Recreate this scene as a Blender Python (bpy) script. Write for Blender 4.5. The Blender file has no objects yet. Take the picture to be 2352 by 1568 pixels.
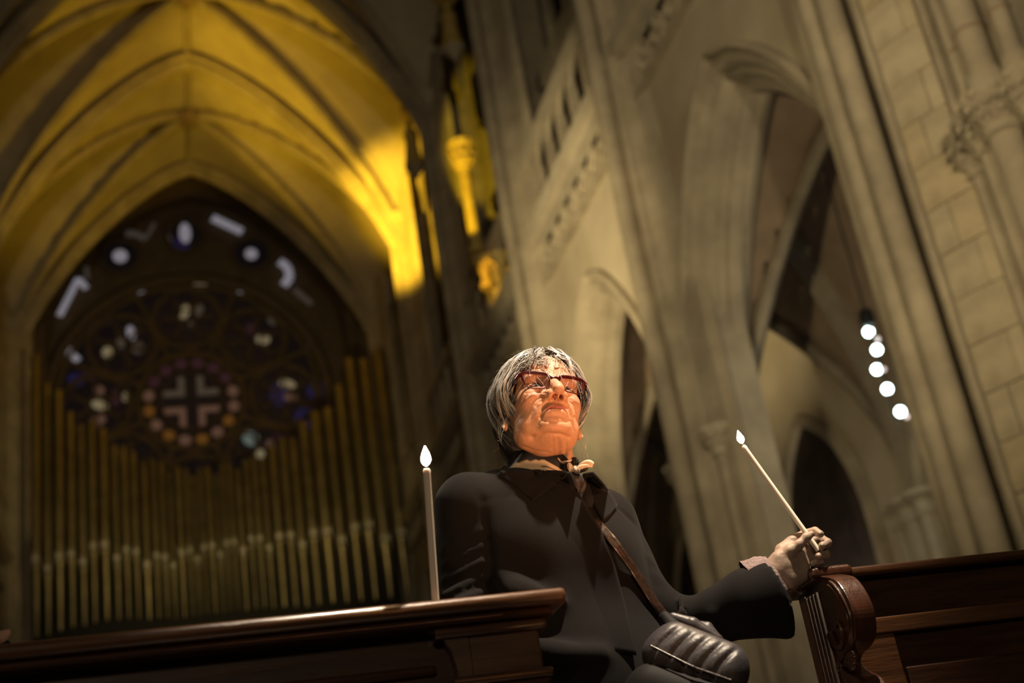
import bpy, bmesh, math, random
import numpy as np
from mathutils import Vector, Matrix
from mathutils.bvhtree import BVHTree
random.seed(7); rng = np.random.default_rng(7)
PI = math.pi
COL = bpy.context.scene.collection
SC = bpy.context.scene
R = math.radians

# ------------------------------------------------------------------ camera
FPX = 3000.0
ROLL = R(9.4); PITCH = math.atan(FPX/6937.0); YAW = R(15.9)
CAM = np.array([-0.5, 0.0, 0.55])
Fh = np.array([math.sin(YAW), math.cos(YAW), 0]); Rt = np.array([math.cos(YAW), -math.sin(YAW), 0]); Zv = np.array([0, 0, 1.])
Fv = math.cos(PITCH)*Fh + math.sin(PITCH)*Zv; Uv = -math.sin(PITCH)*Fh + math.cos(PITCH)*Zv
cr, sr = math.cos(ROLL), math.sin(ROLL)
camx = cr*Rt - sr*Uv; camy = sr*Rt + cr*Uv
cam_d = bpy.data.cameras.new('camera'); cam = bpy.data.objects.new('camera', cam_d); COL.objects.link(cam)
cam.matrix_world = Matrix(((camx[0], camy[0], -Fv[0], CAM[0]), (camx[1], camy[1], -Fv[1], CAM[1]), (camx[2], camy[2], -Fv[2], CAM[2]), (0, 0, 0, 1)))
cam_d.sensor_width = 36; cam_d.lens = FPX/2352*36; cam_d.clip_end = 300; cam_d.clip_start = .05
cam_d.dof.use_dof = True; cam_d.dof.focus_distance = 2.74; cam_d.dof.aperture_fstop = 2.5
SC.camera = cam

# ------------------------------------------------------------------ world, exposure, room lights
w = bpy.data.worlds.new('world'); SC.world = w; w.use_nodes = True
w.node_tree.nodes['Background'].inputs[0].default_value = (.9, .72, .5, 1)
w.node_tree.nodes['Background'].inputs[1].default_value = .026
SC.view_settings.view_transform = 'Standard'; SC.view_settings.look = 'None'
SC.view_settings.exposure = 0; SC.view_settings.gamma = 1; SC.view_settings.use_curve_mapping = False
SC.cycles.max_bounces = 6; SC.cycles.diffuse_bounces = 3; SC.cycles.transparent_max_bounces = 8
SC.cycles.sample_clamp_indirect = 3; SC.cycles.use_light_tree = True

def spot(name, loc, target, power, col, angle=60, blend=.6, size=.15):
    d = bpy.data.lights.new(name, 'SPOT'); d.energy = power; d.color = col; d.spot_size = R(angle); d.spot_blend = blend; d.shadow_soft_size = size
    o = bpy.data.objects.new(name, d); COL.objects.link(o); o.location = loc
    o.rotation_euler = (Vector(target)-Vector(loc)).to_track_quat('-Z', 'Y').to_euler(); return o
def point(name, loc, power, col, size=.1):
    d = bpy.data.lights.new(name, 'POINT'); d.energy = power; d.color = col; d.shadow_soft_size = size
    o = bpy.data.objects.new(name, d); COL.objects.link(o); o.location = loc; return o
AMB = (1, .60, .035); WRM = (1, .80, .47); NEU = (1, .86, .62)
# amber floods up in the galleries, on the vault and the wall shafts
spot('amber_vault_north', (4.6, 32.5, 13.5), (-1.6, 34.6, 26), 2100, AMB, 70, .6, .3)
spot('amber_vault_south', (-4.4, 31.0, 13.5), (4.6, 33.5, 23.5), 4800, AMB, 52, .6, .3)
spot('amber_wall', (2.0, 28.0, 14.0), (6.2, 34.0, 20.0), 15000, AMB, 28, .6, .2)
# warm white floods on the arcade
spot('flood_arcade', (-3.5, 13.0, 4.5), (6.5, 19.2, 10.3), 7800, (1, .80, .43), 37, 1, .3)
spot('flood_pier', (-2.5, 3.0, 4.0), (6.5, 10.4, 8.2), 2300, (1, .80, .46), 62, .8, .3)
spot('nave_fill', (-1, -8, 6), (3, 40, 12), 4200, (1, .83, .55), 60, .9, .5)  # fill added behind the camera to lift all front faces
point('aisle_glow', (8.3, 13.2, 5.4), 20, (1, .88, .72), .5)
point('aisle_glow_far', (8.4, 19.5, 4.0), 40, (1, .82, .6), .5)
# lamp over the crossing that lights the visitors, and added fills
spot('visitor_key', (1.1, 1.5, 4.6), (0.28, 2.45, 1.35), 1420, (1, .80, .58), 27, .8, .06)
spot('visitor_back', (-1.8, 4.6, 3.8), (0.2, 2.5, 1.4), 90, (1, .85, .62), 40, .8, .1)
spot('low_face_fill', (.85, 1.0, .42), (.19, 2.45, 1.46), 140, (1, .46, .20), 24, .9, .12)  # unseen warm fill added to light the face from below
spot('organ_fill', (1.5, 24, 8.5), (.4, 40, 14.5), 1900, (1, .74, .26), 52, .8, .4)  # soft fill added to brighten the organ pipes
spot('front_fill', (-1.6, -5.5, 3.2), (.5, 2.4, .95), 230, (1, .80, .55), 34, .8, .4)
# ------------------------------------------------------------------ pixel helpers (2352x1568 photo frame)
def ray(px, py):
    a = (px-1176)/FPX; b = -(py-784)/FPX
    return Fv + (a*cr+b*sr)*Rt + (-a*sr+b*cr)*Uv
def PX(px, py, h):                      # world point seen at a pixel, h metres ahead
    r = ray(px, py); return CAM + r*(h/(r@Fh))
def onX(px, py, X):
    r = ray(px, py); return CAM + r*(X-CAM[0])/r[0]
def onY(px, py, Y):
    r = ray(px, py); return CAM + r*(Y-CAM[1])/r[1]

# ------------------------------------------------------------------ materials
def mat(name, col, rough=.7, metal=0, noise=None, bump=0, scale=8, spec=.5, col2=None, coat=0, sheen=0, attr=None, stretch=(1, 1, 1), emit=None, trans=0, sss=0):
    m = bpy.data.materials.new(name); m.use_nodes = True; nt = m.node_tree; b = nt.nodes['Principled BSDF']
    b.inputs['Roughness'].default_value = rough; b.inputs['Metallic'].default_value = metal
    b.inputs['Base Color'].default_value = (*col, 1); b.inputs['Specular IOR Level'].default_value = spec
    if coat: b.inputs['Coat Weight'].default_value = coat; b.inputs['Coat Roughness'].default_value = .15
    if sheen: b.inputs['Sheen Weight'].default_value = sheen; b.inputs['Sheen Roughness'].default_value = .5
    if trans: b.inputs['Transmission Weight'].default_value = trans
    if sss:
        b.inputs['Subsurface Weight'].default_value = sss; b.inputs['Subsurface Radius'].default_value = (.012, .004, .002); b.inputs['Subsurface Scale'].default_value = .5
    if emit: b.inputs['Emission Color'].default_value = (*emit[0], 1); b.inputs['Emission Strength'].default_value = emit[1]
    src = None
    if attr:
        a = nt.nodes.new('ShaderNodeAttribute'); a.attribute_name = attr; nt.links.new(a.outputs['Color'], b.inputs['Base Color']); src = a.outputs['Color']
    if col2 is not None or bump:
        tc = nt.nodes.new('ShaderNodeTexCoord'); mp = nt.nodes.new('ShaderNodeMapping'); mp.inputs['Scale'].default_value = stretch
        nt.links.new(tc.outputs['Object'], mp.inputs['Vector'])
        n = nt.nodes.new('ShaderNodeTexNoise'); n.inputs['Scale'].default_value = scale; n.inputs['Detail'].default_value = 6; n.inputs['Roughness'].default_value = .65
        nt.links.new(mp.outputs[0], n.inputs['Vector'])
        if col2 is not None:
            r = nt.nodes.new('ShaderNodeValToRGB'); r.color_ramp.elements[0].position = .35; r.color_ramp.elements[1].position = .68
            r.color_ramp.elements[0].color = (*col2, 1); r.color_ramp.elements[1].color = (*col, 1)
            nt.links.new(n.outputs[0], r.inputs[0]); nt.links.new(r.outputs[0], b.inputs['Base Color'])
        if bump:
            bp = nt.nodes.new('ShaderNodeBump'); bp.inputs['Strength'].default_value = bump; bp.inputs['Distance'].default_value = .01
            nt.links.new(n.outputs[0], bp.inputs['Height']); nt.links.new(bp.outputs[0], b.inputs['Normal'])
    return m
M = {}
M['stone'] = mat('stone', (.47, .40, .29), .9, col2=(.30, .25, .18), bump=.5, scale=1.3)
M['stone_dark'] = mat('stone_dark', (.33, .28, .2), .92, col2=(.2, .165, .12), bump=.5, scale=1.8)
M['stone_pale'] = mat('stone_pale', (.56, .49, .37), .9, col2=(.42, .36, .27), bump=.4, scale=1.6)
M['stone_brown'] = mat('stone_brown', (.34, .25, .17), .92, col2=(.24, .17, .11), bump=.4, scale=2)
M['plaster'] = mat('plaster', (.52, .45, .33), .93, col2=(.40, .33, .23), bump=.2, scale=.8)
M['ashlar'] = [mat('ashlar', c, .92, col2=tuple(v*.72 for v in c), bump=.8, scale=3.5) for c in ((.54, .45, .30), (.50, .42, .29), (.56, .47, .33), (.52, .42, .27))]
M['floor'] = mat('floor_stone', (.25, .22, .18), .4, col2=(.16, .14, .12), bump=.2, scale=2)
M['tin'] = mat('pipe_tin', (.45, .38, .22), .38, metal=.85, col2=(.28, .23, .12), scale=2)
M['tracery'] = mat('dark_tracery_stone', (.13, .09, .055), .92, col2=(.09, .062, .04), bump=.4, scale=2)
M['mouth'] = mat('mouth_highlight_tin', (.62, .58, .50), .45, metal=.5)  # paler than the pipes: highlights on the mouths put into the colour
M['organ_wood'] = mat('organ_wood', (.06, .045, .035), .6, col2=(.03, .02, .02), bump=.2, scale=4)
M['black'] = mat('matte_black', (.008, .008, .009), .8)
M['oak'] = mat('oak', (.12, .050, .018), .33, col2=(.05, .019, .008), bump=.25, scale=9, stretch=(.5, 6, 6), coat=.45)
M['oak_dark'] = mat('oak_dark', (.070, .026, .011), .5, col2=(.030, .011, .005), bump=.25, scale=9, stretch=(.6, 5, 5), coat=.04, spec=.25)
M['oak_red'] = mat('oak_red', (.085, .028, .013), .3, col2=(.04, .014, .007), bump=.2, scale=9, stretch=(6, 6, .6), coat=.5)
M['wax'] = mat('candle_wax', (.96, .88, .74), .45, sss=.15)
M['flame'] = mat('flame', (1, .7, .3), .5, emit=((1, .62, .25), 42))
M['flame_core'] = mat('flame_core', (1, .9, .7), .5, emit=((1, .85, .55), 90))
M['wick'] = mat('wick', (.02, .015, .01), .9)
M['wool'] = mat('wool_coat', (.0100, .0091, .0093), .95, col2=(.0070, .0065, .0067), bump=.12, scale=420, sheen=.03, spec=.12)
M['sweater'] = mat('sweater', (.02, .018, .018), .95, bump=.4, scale=150, spec=.15)
M['skin'] = mat('skin', (.6, .34, .22), .43, attr='Col', sss=.12, bump=.22, scale=190, spec=.45)
M['hair'] = mat('hair', (.4, .38, .36), .42, attr='Col', spec=.4)
M['scalp'] = mat('scalp_hair', (.10, .085, .08), .8, bump=.6, scale=120)
M['scarf'] = mat('scarf_silk', (.02, .018, .02), .55, attr='Col', spec=.35)
M['leather'] = mat('strap_leather', (.045, .022, .014), .28, col2=(.02, .012, .010), bump=.4, scale=60, coat=.4)
M['nylon'] = mat('quilted_nylon', (.055, .050, .055), .42, col2=(.04, .036, .042), bump=.25, scale=30, spec=.45)
M['nylon_dark'] = mat('bag_body', (.008, .0075, .008), .7, spec=.2)
M['frame'] = mat('glasses_frame', (.060, .005, .009), .16, spec=.6, coat=.6)
M['temple'] = mat('glasses_temple', (.03, .006, .007), .2, coat=.5)
M['pearl'] = mat('pearl', (.85, .80, .74), .2, coat=.6)
M['cuff'] = mat('knit_cuff', (.30, .22, .22), .9, bump=.8, scale=130)
M['glove'] = mat('hand_skin', (.42, .31, .24), .55, attr='Col', bump=.15, scale=140, spec=.3, sss=.08)
M['metal'] = mat('metal', (.35, .33, .3), .35, metal=1)
M['bulb'] = mat('bulb_glass', (1, 1, 1), .4, emit=((.78, 1, .93), 14))
M['bulb_dim'] = mat('bulb_dim', (1, .9, .9), .4, emit=((1, .85, .85), .7))
M['amber_stone'] = mat('amber_tinted_stone', (.55, .42, .15), .55, col2=(.4, .28, .08), bump=.4, scale=8)  # amber light put into the stone colour of colonnettes and statues
def glassmat(name, tint, refl=.08):
    m = bpy.data.materials.new(name); m.use_nodes = True; nt = m.node_tree; nt.nodes.clear()
    o = nt.nodes.new('ShaderNodeOutputMaterial'); mx = nt.nodes.new('ShaderNodeMixShader'); t = nt.nodes.new('ShaderNodeBsdfTransparent'); g = nt.nodes.new('ShaderNodeBsdfGlossy')
    t.inputs[0].default_value = (*tint, 1); g.inputs['Roughness'].default_value = .03; mx.inputs[0].default_value = refl
    nt.links.new(t.outputs[0], mx.inputs[1]); nt.links.new(g.outputs[0], mx.inputs[2]); nt.links.new(mx.outputs[0], o.inputs[0]); return m
M['lens'] = glassmat('lens', (.90, .85, .88), .018)
def paneM(name, col, e): return mat(name, tuple(c*.3 for c in col), .3, emit=(col, e))
PANE = dict(white=paneM('pane_white', (.80, .76, .88), 0.204), cream=paneM('pane_cream', (.85, .70, .42), 0.156), pink=paneM('pane_pink', (.80, .45, .36), 0.059),
            amber=paneM('pane_amber', (.80, .36, .08), 0.067), blue=paneM('pane_blue', (.10, .09, .45), 0.060), plum=paneM('pane_plum', (.35, .14, .30), 0.027),
            dark=paneM('pane_dark', (.06, .045, .07), 0.030), dim=paneM('pane_dim', (.5, .42, .36), 0.054), teal=paneM('pane_teal', (.5, .68, .66), 0.120))

# ------------------------------------------------------------------ mesh helpers
def setp(o, label=None, cat=None, group=None, kind=None):
    if label: o['label'] = label
    if cat: o['category'] = cat
    if group: o['group'] = group
    if kind: o['kind'] = kind
    return o
def mesh_obj(name, me, m=None, parent=None):
    o = bpy.data.objects.new(name, me); COL.objects.link(o)
    if m is not None and len(me.materials) == 0: me.materials.append(m)
    if parent is not None: o.parent = parent; o.matrix_parent_inverse = Matrix.Translation(parent.location).inverted() if parent.type == 'EMPTY' else Matrix.Identity(4)
    return o
def from_data(name, v, f, m=None, parent=None, smooth=False, cols=None):
    me = bpy.data.meshes.new(name); me.from_pydata([tuple(map(float, p)) for p in v], [], [tuple(map(int, q)) for q in f]); me.update()
    if smooth: me.polygons.foreach_set('use_smooth', [True]*len(me.polygons)); me.set_sharp_from_angle(angle=R(38)) if smooth is True else None
    if cols is not None:
        a = me.color_attributes.new('Col', 'FLOAT_COLOR', 'POINT'); c = np.ones((len(v), 4), np.float32); c[:, :3] = cols; a.data.foreach_set('color', c.ravel())
    return mesh_obj(name, me, m, parent)
def empty(name, loc, label=None, cat=None, group=None, kind=None):
    o = bpy.data.objects.new(name, None); COL.objects.link(o); o.location = tuple(map(float, loc)); o.empty_display_size = .2
    return setp(o, label, cat, group, kind)
class MB:                                     # collects shapes, builds ONE mesh
    def __init__(s): s.v = []; s.f = []
    def add(s, v, f):
        n = len(s.v); s.v += [tuple(map(float, p)) for p in v]; s.f += [tuple(i+n for i in q) for q in f]; return s
    def box(s, a, b, mtx=None):
        (x0, y0, z0), (x1, y1, z1) = a, b
        v = [(x0, y0, z0), (x1, y0, z0), (x1, y1, z0), (x0, y1, z0), (x0, y0, z1), (x1, y0, z1), (x1, y1, z1), (x0, y1, z1)]
        if mtx is not None: v = [tuple(mtx @ Vector(p)) for p in v]
        return s.add(v, [(0, 3, 2, 1), (4, 5, 6, 7), (0, 1, 5, 4), (1, 2, 6, 5), (2, 3, 7, 6), (3, 0, 4, 7)])
    def tube(s, pts, r, n=8, cap=True):
        pts = [Vector(tuple(map(float, p))) for p in pts]; k = len(pts); rr = r if hasattr(r, '__len__') else [r]*k
        t0 = (pts[1]-pts[0]).normalized(); a = t0.orthogonal().normalized(); v = []
        for i in range(k):
            t = (pts[min(i+1, k-1)]-pts[max(i-1, 0)]).normalized(); a = (a - t*a.dot(t)).normalized(); b = t.cross(a)
            for j in range(n):
                an = 2*PI*j/n; v.append(pts[i]+(a*math.cos(an)+b*math.sin(an))*rr[i])
        f = [(i*n+j, i*n+(j+1) % n, (i+1)*n+(j+1) % n, (i+1)*n+j) for i in range(k-1) for j in range(n)]
        if cap: f += [tuple(range(n-1, -1, -1)), tuple((k-1)*n+j for j in range(n))]
        return s.add(v, f)
    def lathe(s, c, prof, n=12):              # prof [(r, z)] about a vertical axis at c=(x, y)
        v = [(c[0]+r*math.cos(2*PI*j/n), c[1]+r*math.sin(2*PI*j/n), z) for r, z in prof for j in range(n)]; k = len(prof)
        f = [(i*n+j, i*n+(j+1) % n, (i+1)*n+(j+1) % n, (i+1)*n+j) for i in range(k-1) for j in range(n)]
        f += [tuple(range(n-1, -1, -1)), tuple((k-1)*n+j for j in range(n))]
        return s.add(v, f)
    def sweep(s, rings, closed=False):        # rings: list of equal-length vertex lists
        n = len(rings[0]); v = [p for r in rings for p in r]; f = []
        for i in range(len(rings)-1):
            for j in range(n if closed else n-1): f.append((i*n+j, i*n+(j+1) % n, (i+1)*n+(j+1) % n, (i+1)*n+j))
        return s.add(v, f)
    def build(s, name, m=None, parent=None, smooth=False):
        return from_data(name, s.v, s.f, m, parent, smooth)
def bevel(o, w=.004, seg=2):
    b = o.modifiers.new('bevel', 'BEVEL'); b.width = w; b.segments = seg; b.limit_method = 'ANGLE'; return o
# ================================================================== THE SETTING
XL, XR, XC = -5.7, 6.5, .4                       # nave walls, nave centre line
PIERS = [9.95, 16.0, 22.1, 28.2, 34.4, 40.6]
ZS, ZSTR, ZPAR, ZTOP = 5.95, 12.25, 14.05, 19.5
def parch(a, rise, n=14):                        # pointed arch, half width a: (y, z) left to right from springing
    c = (rise*rise-a*a)/(2*a); Rr = a+c; th = math.atan2(rise, c)
    L = [(c-Rr*math.cos(th*i/n), Rr*math.sin(th*i/n)) for i in range(n+1)]
    return L + [(-y, z) for y, z in reversed(L[:-1])]
o = MB().box((-14, -12, -.2), (22, 55, 0)).build('floor', M['floor']); setp(o, kind='structure')

def opening_path(a, zs, rise, z0, n=14):
    p = [(-a, z0), (-a, zs*.5), (-a, zs-.01)] + [(y, zs+z) for y, z in parch(a, rise, n)] + [(a, zs-.01), (a, zs*.5), (a, z0)]
    nn = []
    for i in range(len(p)):
        q0, q1 = p[max(i-1, 0)], p[min(i+1, len(p)-1)]; ty, tz = q1[0]-q0[0], q1[1]-q0[1]; l = math.hypot(ty, tz) or 1
        nn.append((-tz/l, ty/l))
    return p, nn
def arch_sweep(yc, a, zs, rise, prof, z0=0, side=1, X0=6.5, n=14):
    p, nn = opening_path(a, zs, rise, z0, n); mb = MB()
    mb.sweep([[(X0+side*x, yc+q[0]+m[0]*off, q[1]+m[1]*off) for off, x in prof] for q, m in zip(p, nn)]); return mb
PROF = [(.62, .02), (.62, -.10), (.54, -.13), (.50, -.02), (.46, .0), (.40, -.05), (.34, .0), (.30, .14), (.24, .10), (.18, .18), (.16, .30), (.10, .27), (.09, .36), (.03, .38), (0, .44), (.0, .56), (.07, .60), (.3, .62)]
def wall_side(nm, side, X0, piers):
    root = empty(nm, (X0, 22, 0), kind='structure')
    lo = piers[0]; hi = piers[-1]
    for b in range(len(piers)-1):
        y0, y1 = piers[b], piers[b+1]; yc = (y0+y1)/2; hw = (y1-y0)/2; a = 2.2 if b == 0 else 2.0 if b < 4 else 1.9; rise = 3.8
        p, nn = opening_path(a, ZS, rise, 0)
        # flat wall face with the arch cut out of it, front and back
        for dx, flip in ((0, 1), (.6, -1)):
            mb = MB(); rings = []
            for q, m in zip(p, nn):
                inn = (X0+side*dx, yc+q[0]+m[0]*.5, q[1]+m[1]*.5)
                if q[1] <= ZS: out = (X0+side*dx, yc+math.copysign(hw, q[0]), q[1])
                else:
                    t = max(-1, min(1, q[0]/a)); out = (X0+side*dx, yc+t*hw, ZSTR)
                rings.append([inn, out])
            mb.sweep(rings)
            for s in (-1, 1): mb.add([(X0+side*dx, yc+s*(a+.5), ZS), (X0+side*dx, yc+s*hw, ZS), (X0+side*dx, yc+s*hw, ZSTR)], [(0, 1, 2)])
            if dx: 
                w_ = mb.build('wall_back', M['stone_dark'], root)
            else: w_ = mb.build('wall_face', M['plaster'], root)
        o = arch_sweep(yc, a, ZS, rise, PROF, side=side, X0=X0).build('arcade_arch', M['stone'], root, True)
        for s in (-1, 1):                        # impost bands at the springing
            o = MB().box((X0-.02*side, yc+s*(a-.03), ZS-.22), (X0+side*.55, yc+s*(a+.5), ZS-.02)).build('impost', M['stone'], root)
        # string course, carved frieze, parapet, triforium
        o = MB().box((X0-side*.30, y0+.1, ZSTR-.02), (X0+side*.7, y1-.1, ZSTR+.22)).box((X0-side*.20, y0+.1, ZSTR-.16), (X0+side*.1, y1-.1, ZSTR-.02)).build('string_course', M['stone_pale'], root)
        o = MB().box((X0-side*.12, y0+.1, ZSTR-.95), (X0+side*.1, y1-.1, ZSTR-.85)).build('frieze_moulding', M['stone'], root)
        nq = 7
        for k in range(nq):                      # blind quatrefoil frieze panels
            yy = y0+.8+(y1-y0-1.6)*(k+.5)/nq; mb = MB()
            for d in ((.13, 0), (-.13, 0), (0, .13), (0, -.13)):
                pts = [(X0-side*.03, yy+d[0]+.14*math.cos(2*PI*i/10), ZSTR-.5+d[1]+.14*math.sin(2*PI*i/10)) for i in range(11)]
                mb.tube(pts, .03, 5, False)
            mb.build('quatrefoil', M['stone'], root, True)
        o = MB().box((X0-side*.16, y0+.1, ZPAR-.14), (X0+side*.16, y1-.1, ZPAR+.06)).build('parapet_rail', M['stone_pale'], root)
        nm_ = 6
        for k in range(nm_+1):
            yy = y0+.5+(y1-y0-1.0)*k/nm_
            MB().box((X0-side*.07, yy-.075, ZSTR+.2), (X0+side*.09, yy+.075, ZPAR-.12)).build('parapet_mullion', M['stone'], root)
            if k < nm_:
                ww = (y1-y0-1.0)/nm_/2-.07; A = parch(ww, ww*1.1, 5); zz = ZPAR-.14-ww*1.15
                mb = MB(); mb.tube([(X0+side*.01, yy+ww+.07+y_, zz+z_) for y_, z_ in A], .05, 5, False).build('parapet_arch', M['stone'], root, True)
        # passage behind: back wall, sill and tall clerestory mullions above
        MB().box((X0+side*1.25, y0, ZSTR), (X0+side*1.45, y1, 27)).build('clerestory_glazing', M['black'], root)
        MB().box((X0, y0, ZSTR-.3), (X0+side*1.4, y1, ZSTR)).build('gallery_floor', M['stone_dark'], root)
        for k in range(1, 5):
            yy = y0+(y1-y0)*k/5
            MB().box((X0+side*.75, yy-.08, ZSTR+.1), (X0+side*1.0, yy+.08, 24)).build('clerestory_mullion', M['stone_dark'], root)
        MB().box((X0+side*.6, y0, 15.9), (X0+side*1.1, y1, 16.25)).build('clerestory_sill', M['stone_dark'], root)
        A = parch(hw-.45, 3.9, 10)
        mb = MB(); mb.tube([(X0+side*.5, yc+y_, 20.2+z_) for y_, z_ in A], .2, 6, False).build('wall_rib', M['stone'], root, True)
        rings = [[(X0+side*.4, yc+y_, 20.2+z_), (X0+side*.4, yc+y_*(hw/(hw-.45)), 27)] for y_, z_ in A]
        MB().sweep(rings).build('wall_spandrel', M['plaster'], root)
    return root
wallN = wall_side('wall_north', 1, XR, PIERS)
wallS = wall_side('wall_south', -1, XL, PIERS)

def capital_mb(mb, x, y, z, r, h=.35):
    mb.lathe((x, y), [(r+.02, z-h-.05), (r+.05, z-h), (r+.02, z-h+.04), (r+.03, z-h*.5), (r+.13, z-.08), (r+.16, z-.07), (r+.17, z), (r+.05, z+.01)], 12)
def leafy(name, x, y, z, r, parent, m, h=.42, rows=3):
    mb = MB(); mb.lathe((x, y), [(r+.01, z-h), (r+.05, z-h+.03), (r+.03, z-h+.07), (r+.06, z-.12), (r+.15, z-.06), (r+.17, z)], 12)
    for k in range(rows):
        for j in range(9):
            an = 2*PI*(j+.5*(k % 2))/9; c_, s_ = math.cos(an), math.sin(an); zz = z-h+.1+k*(h-.12)/rows
            p0 = Vector((x+(r+.02)*c_, y+(r+.02)*s_, zz)); tip = Vector((x+(r+.16+.02*k)*c_, y+(r+.16+.02*k)*s_, zz+.09))
            t = Vector((-s_, c_, 0))*.055; m_ = (p0+tip)/2+Vector((c_*.04, s_*.04, .05))
            mb.add([p0-t, p0+t, m_+t*1.2, m_-t*1.2, tip, tip-Vector((c_*.03, s_*.03, .05))], [(0, 1, 2, 3), (3, 2, 4), (2, 5, 4), (3, 4, 5)])
    return mb.build(name, m, parent, True)
def nave_pier(x, y, side, label, cap=True):
    t = empty('clustered_pier', (x, y, 0), label, 'pier', 'stone piers of the nave arcade')
    mb = MB(); pl = [(.12, -1.12), (-.0, -1.0), (-.12, -.62), (-.26, -.42), (-.26, .42), (-.12, .62), (0, 1.0), (.12, 1.12)]
    mb.sweep([[(x+side*a, y+b, z) for a, b in pl] for z in (0, ZSTR+9)]).build('dosseret', M['stone'], t)
    MB().box((x-side*.45, y-1.15, 0), (x+side*.62, y+1.15, .7)).build('plinth', M['stone_dark'], t)
    MB().box((x+side*.03, y-1.02, .6), (x+side*.58, y+1.02, ZSTR)).build('core', M['stone'], t)
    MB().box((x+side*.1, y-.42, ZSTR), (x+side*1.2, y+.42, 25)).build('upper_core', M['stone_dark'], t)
    for dx, dy, r, zt in ((-.36, 0, .15, 20.2), (-.24, -.36, .105, 20.2), (-.24, .36, .105, 20.2), (-.05, -.72, .09, ZS), (-.05, .72, .09, ZS), (-.13, -.53, .045, 20), (-.13, .53, .045, 20)):
        mb = MB(); mb.lathe((x+side*dx, y+dy), [(r+.06, .7), (r+.06, .95), (r, 1.05), (r, zt-.3)], 12); s = mb.build('shaft', M['stone'], t, True)
        if r > .08:
            leafy('capital', x+side*dx, y+dy, zt+.05, r, t, M['stone_pale'], .40)
    return t
LBN = ['second stone pier from the right, between the widest arch and the narrow dark one', 'third stone pier from the right, left of the narrow dark arch', 'stone pier rising behind the woman\'s shoulder, fourth from the right', 'stone pier with yellow-lit shafts right of the organ', 'farthest stone pier on the right wall beside the organ']
for i, y in enumerate(PIERS[1:]): nave_pier(XR, y, 1, LBN[i])
LBS = ['south side stone pier, nearest outside the left edge', 'south side stone pier outside the left edge, second', 'south side stone pier outside the left edge, third', 'stone pier at the left edge of the view, in front', 'stone pier at the far left edge beside the organ pipes']
for i, y in enumerate(PIERS[1:]):
    if i >= 3: nave_pier(XL, y, -1, LBS[i])

# ---- great crossing pier at the right: built of ashlar blocks with shafts and leafy capitals
cp = empty('crossing_pier', (6.6, 9.2, 0), 'massive crossing pier of pale ashlar blocks with leafy capitals at the right edge', 'pier')
XA = np.array([6.40, 9.52]); XB = np.array([6.62, 9.02]); dn = (XB-XA)/np.linalg.norm(XB-XA); nn_ = np.array([-dn[1], dn[0]]); nn_ = -nn_ if nn_[0] > 0 else nn_
L_ = np.linalg.norm(XB-XA)
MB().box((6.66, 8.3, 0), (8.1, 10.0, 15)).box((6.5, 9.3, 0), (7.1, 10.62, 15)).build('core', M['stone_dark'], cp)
mesh_cache = {}
z = .4; row = 0
while z < 12.5:
    hh = .46; cuts = [0, L_*(.45 if row % 2 else .72), L_] if row % 3 else [0, L_]
    for a, b in zip(cuts[:-1], cuts[1:]):
        key = (round(a, 2), round(b, 2))
        g = .003; pr = random.uniform(-.006, .008)
        p = [XA+dn*(a+g), XA+dn*(b-g)]; q = [c - nn_*.35 for c in p]; p = [c+nn_*pr for c in p]
        v = [(*p[0], g), (*p[1], g), (*q[1], g), (*q[0], g), (*p[0], hh-g), (*p[1], hh-g), (*q[1], hh-g), (*q[0], hh-g)]
        o = from_data('stone', v, [(0, 1, 2, 3), (7, 6, 5, 4), (4, 5, 1, 0), (5, 6, 2, 1), (6, 7, 3, 2), (7, 4, 0, 3)], M['ashlar'][random.randrange(4)], cp)
        o.location.z = z - 0; bevel(o, .008, 1)
    z += hh; row += 1
def cshaft(x, y, r, z0, z1, m='stone', nm='shaft', n=14):
    return MB().lathe((x, y), [(r+.05, z0), (r+.05, z0+.2), (r, z0+.3), (r, z1)], n).build(nm, M[m], cp, True)
for x, y, r in ((6.30, 9.86, .13), (6.30, 10.20, .13), (6.36, 10.54, .07), (6.43, 9.62, .05)): cshaft(x, y, r, .3, 14.5)
cshaft(6.69, 8.97, .085, .3, 6.0); leafy('capital', 6.69, 8.97, 6.42, .085, cp, M['stone'], .46)
cshaft(6.69, 8.97, .075, 6.3, 15)
for x, y, r in ((6.62, 8.66, .10), (6.58, 8.36, .15), (6.70, 8.06, .10)):
    cshaft(x, y, r, .3, 6.0); leafy('capital', x, y, 6.42, r, cp, M['stone'], .42); cshaft(x, y, r*.9, 6.4, 15)
    for zj in (7.1, 8.0): MB().lathe((x, y), [(r*.9+.004, zj), (r*.9+.012, zj+.01), (r*.9+.012, zj+.03), (r*.9+.004, zj+.04)], 14).build('joint_ring', M['stone_brown'], cp, True)
MB().box((6.72, 8.0, 0), (8, 8.6, 15)).build('core', M['stone_dark'], cp)
# dark transept beyond the crossing pier
o = MB().box((16, -10, 0), (16.3, 9, 26)).build('wall_transept', M['stone_dark']); setp(o, kind='structure')

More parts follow.
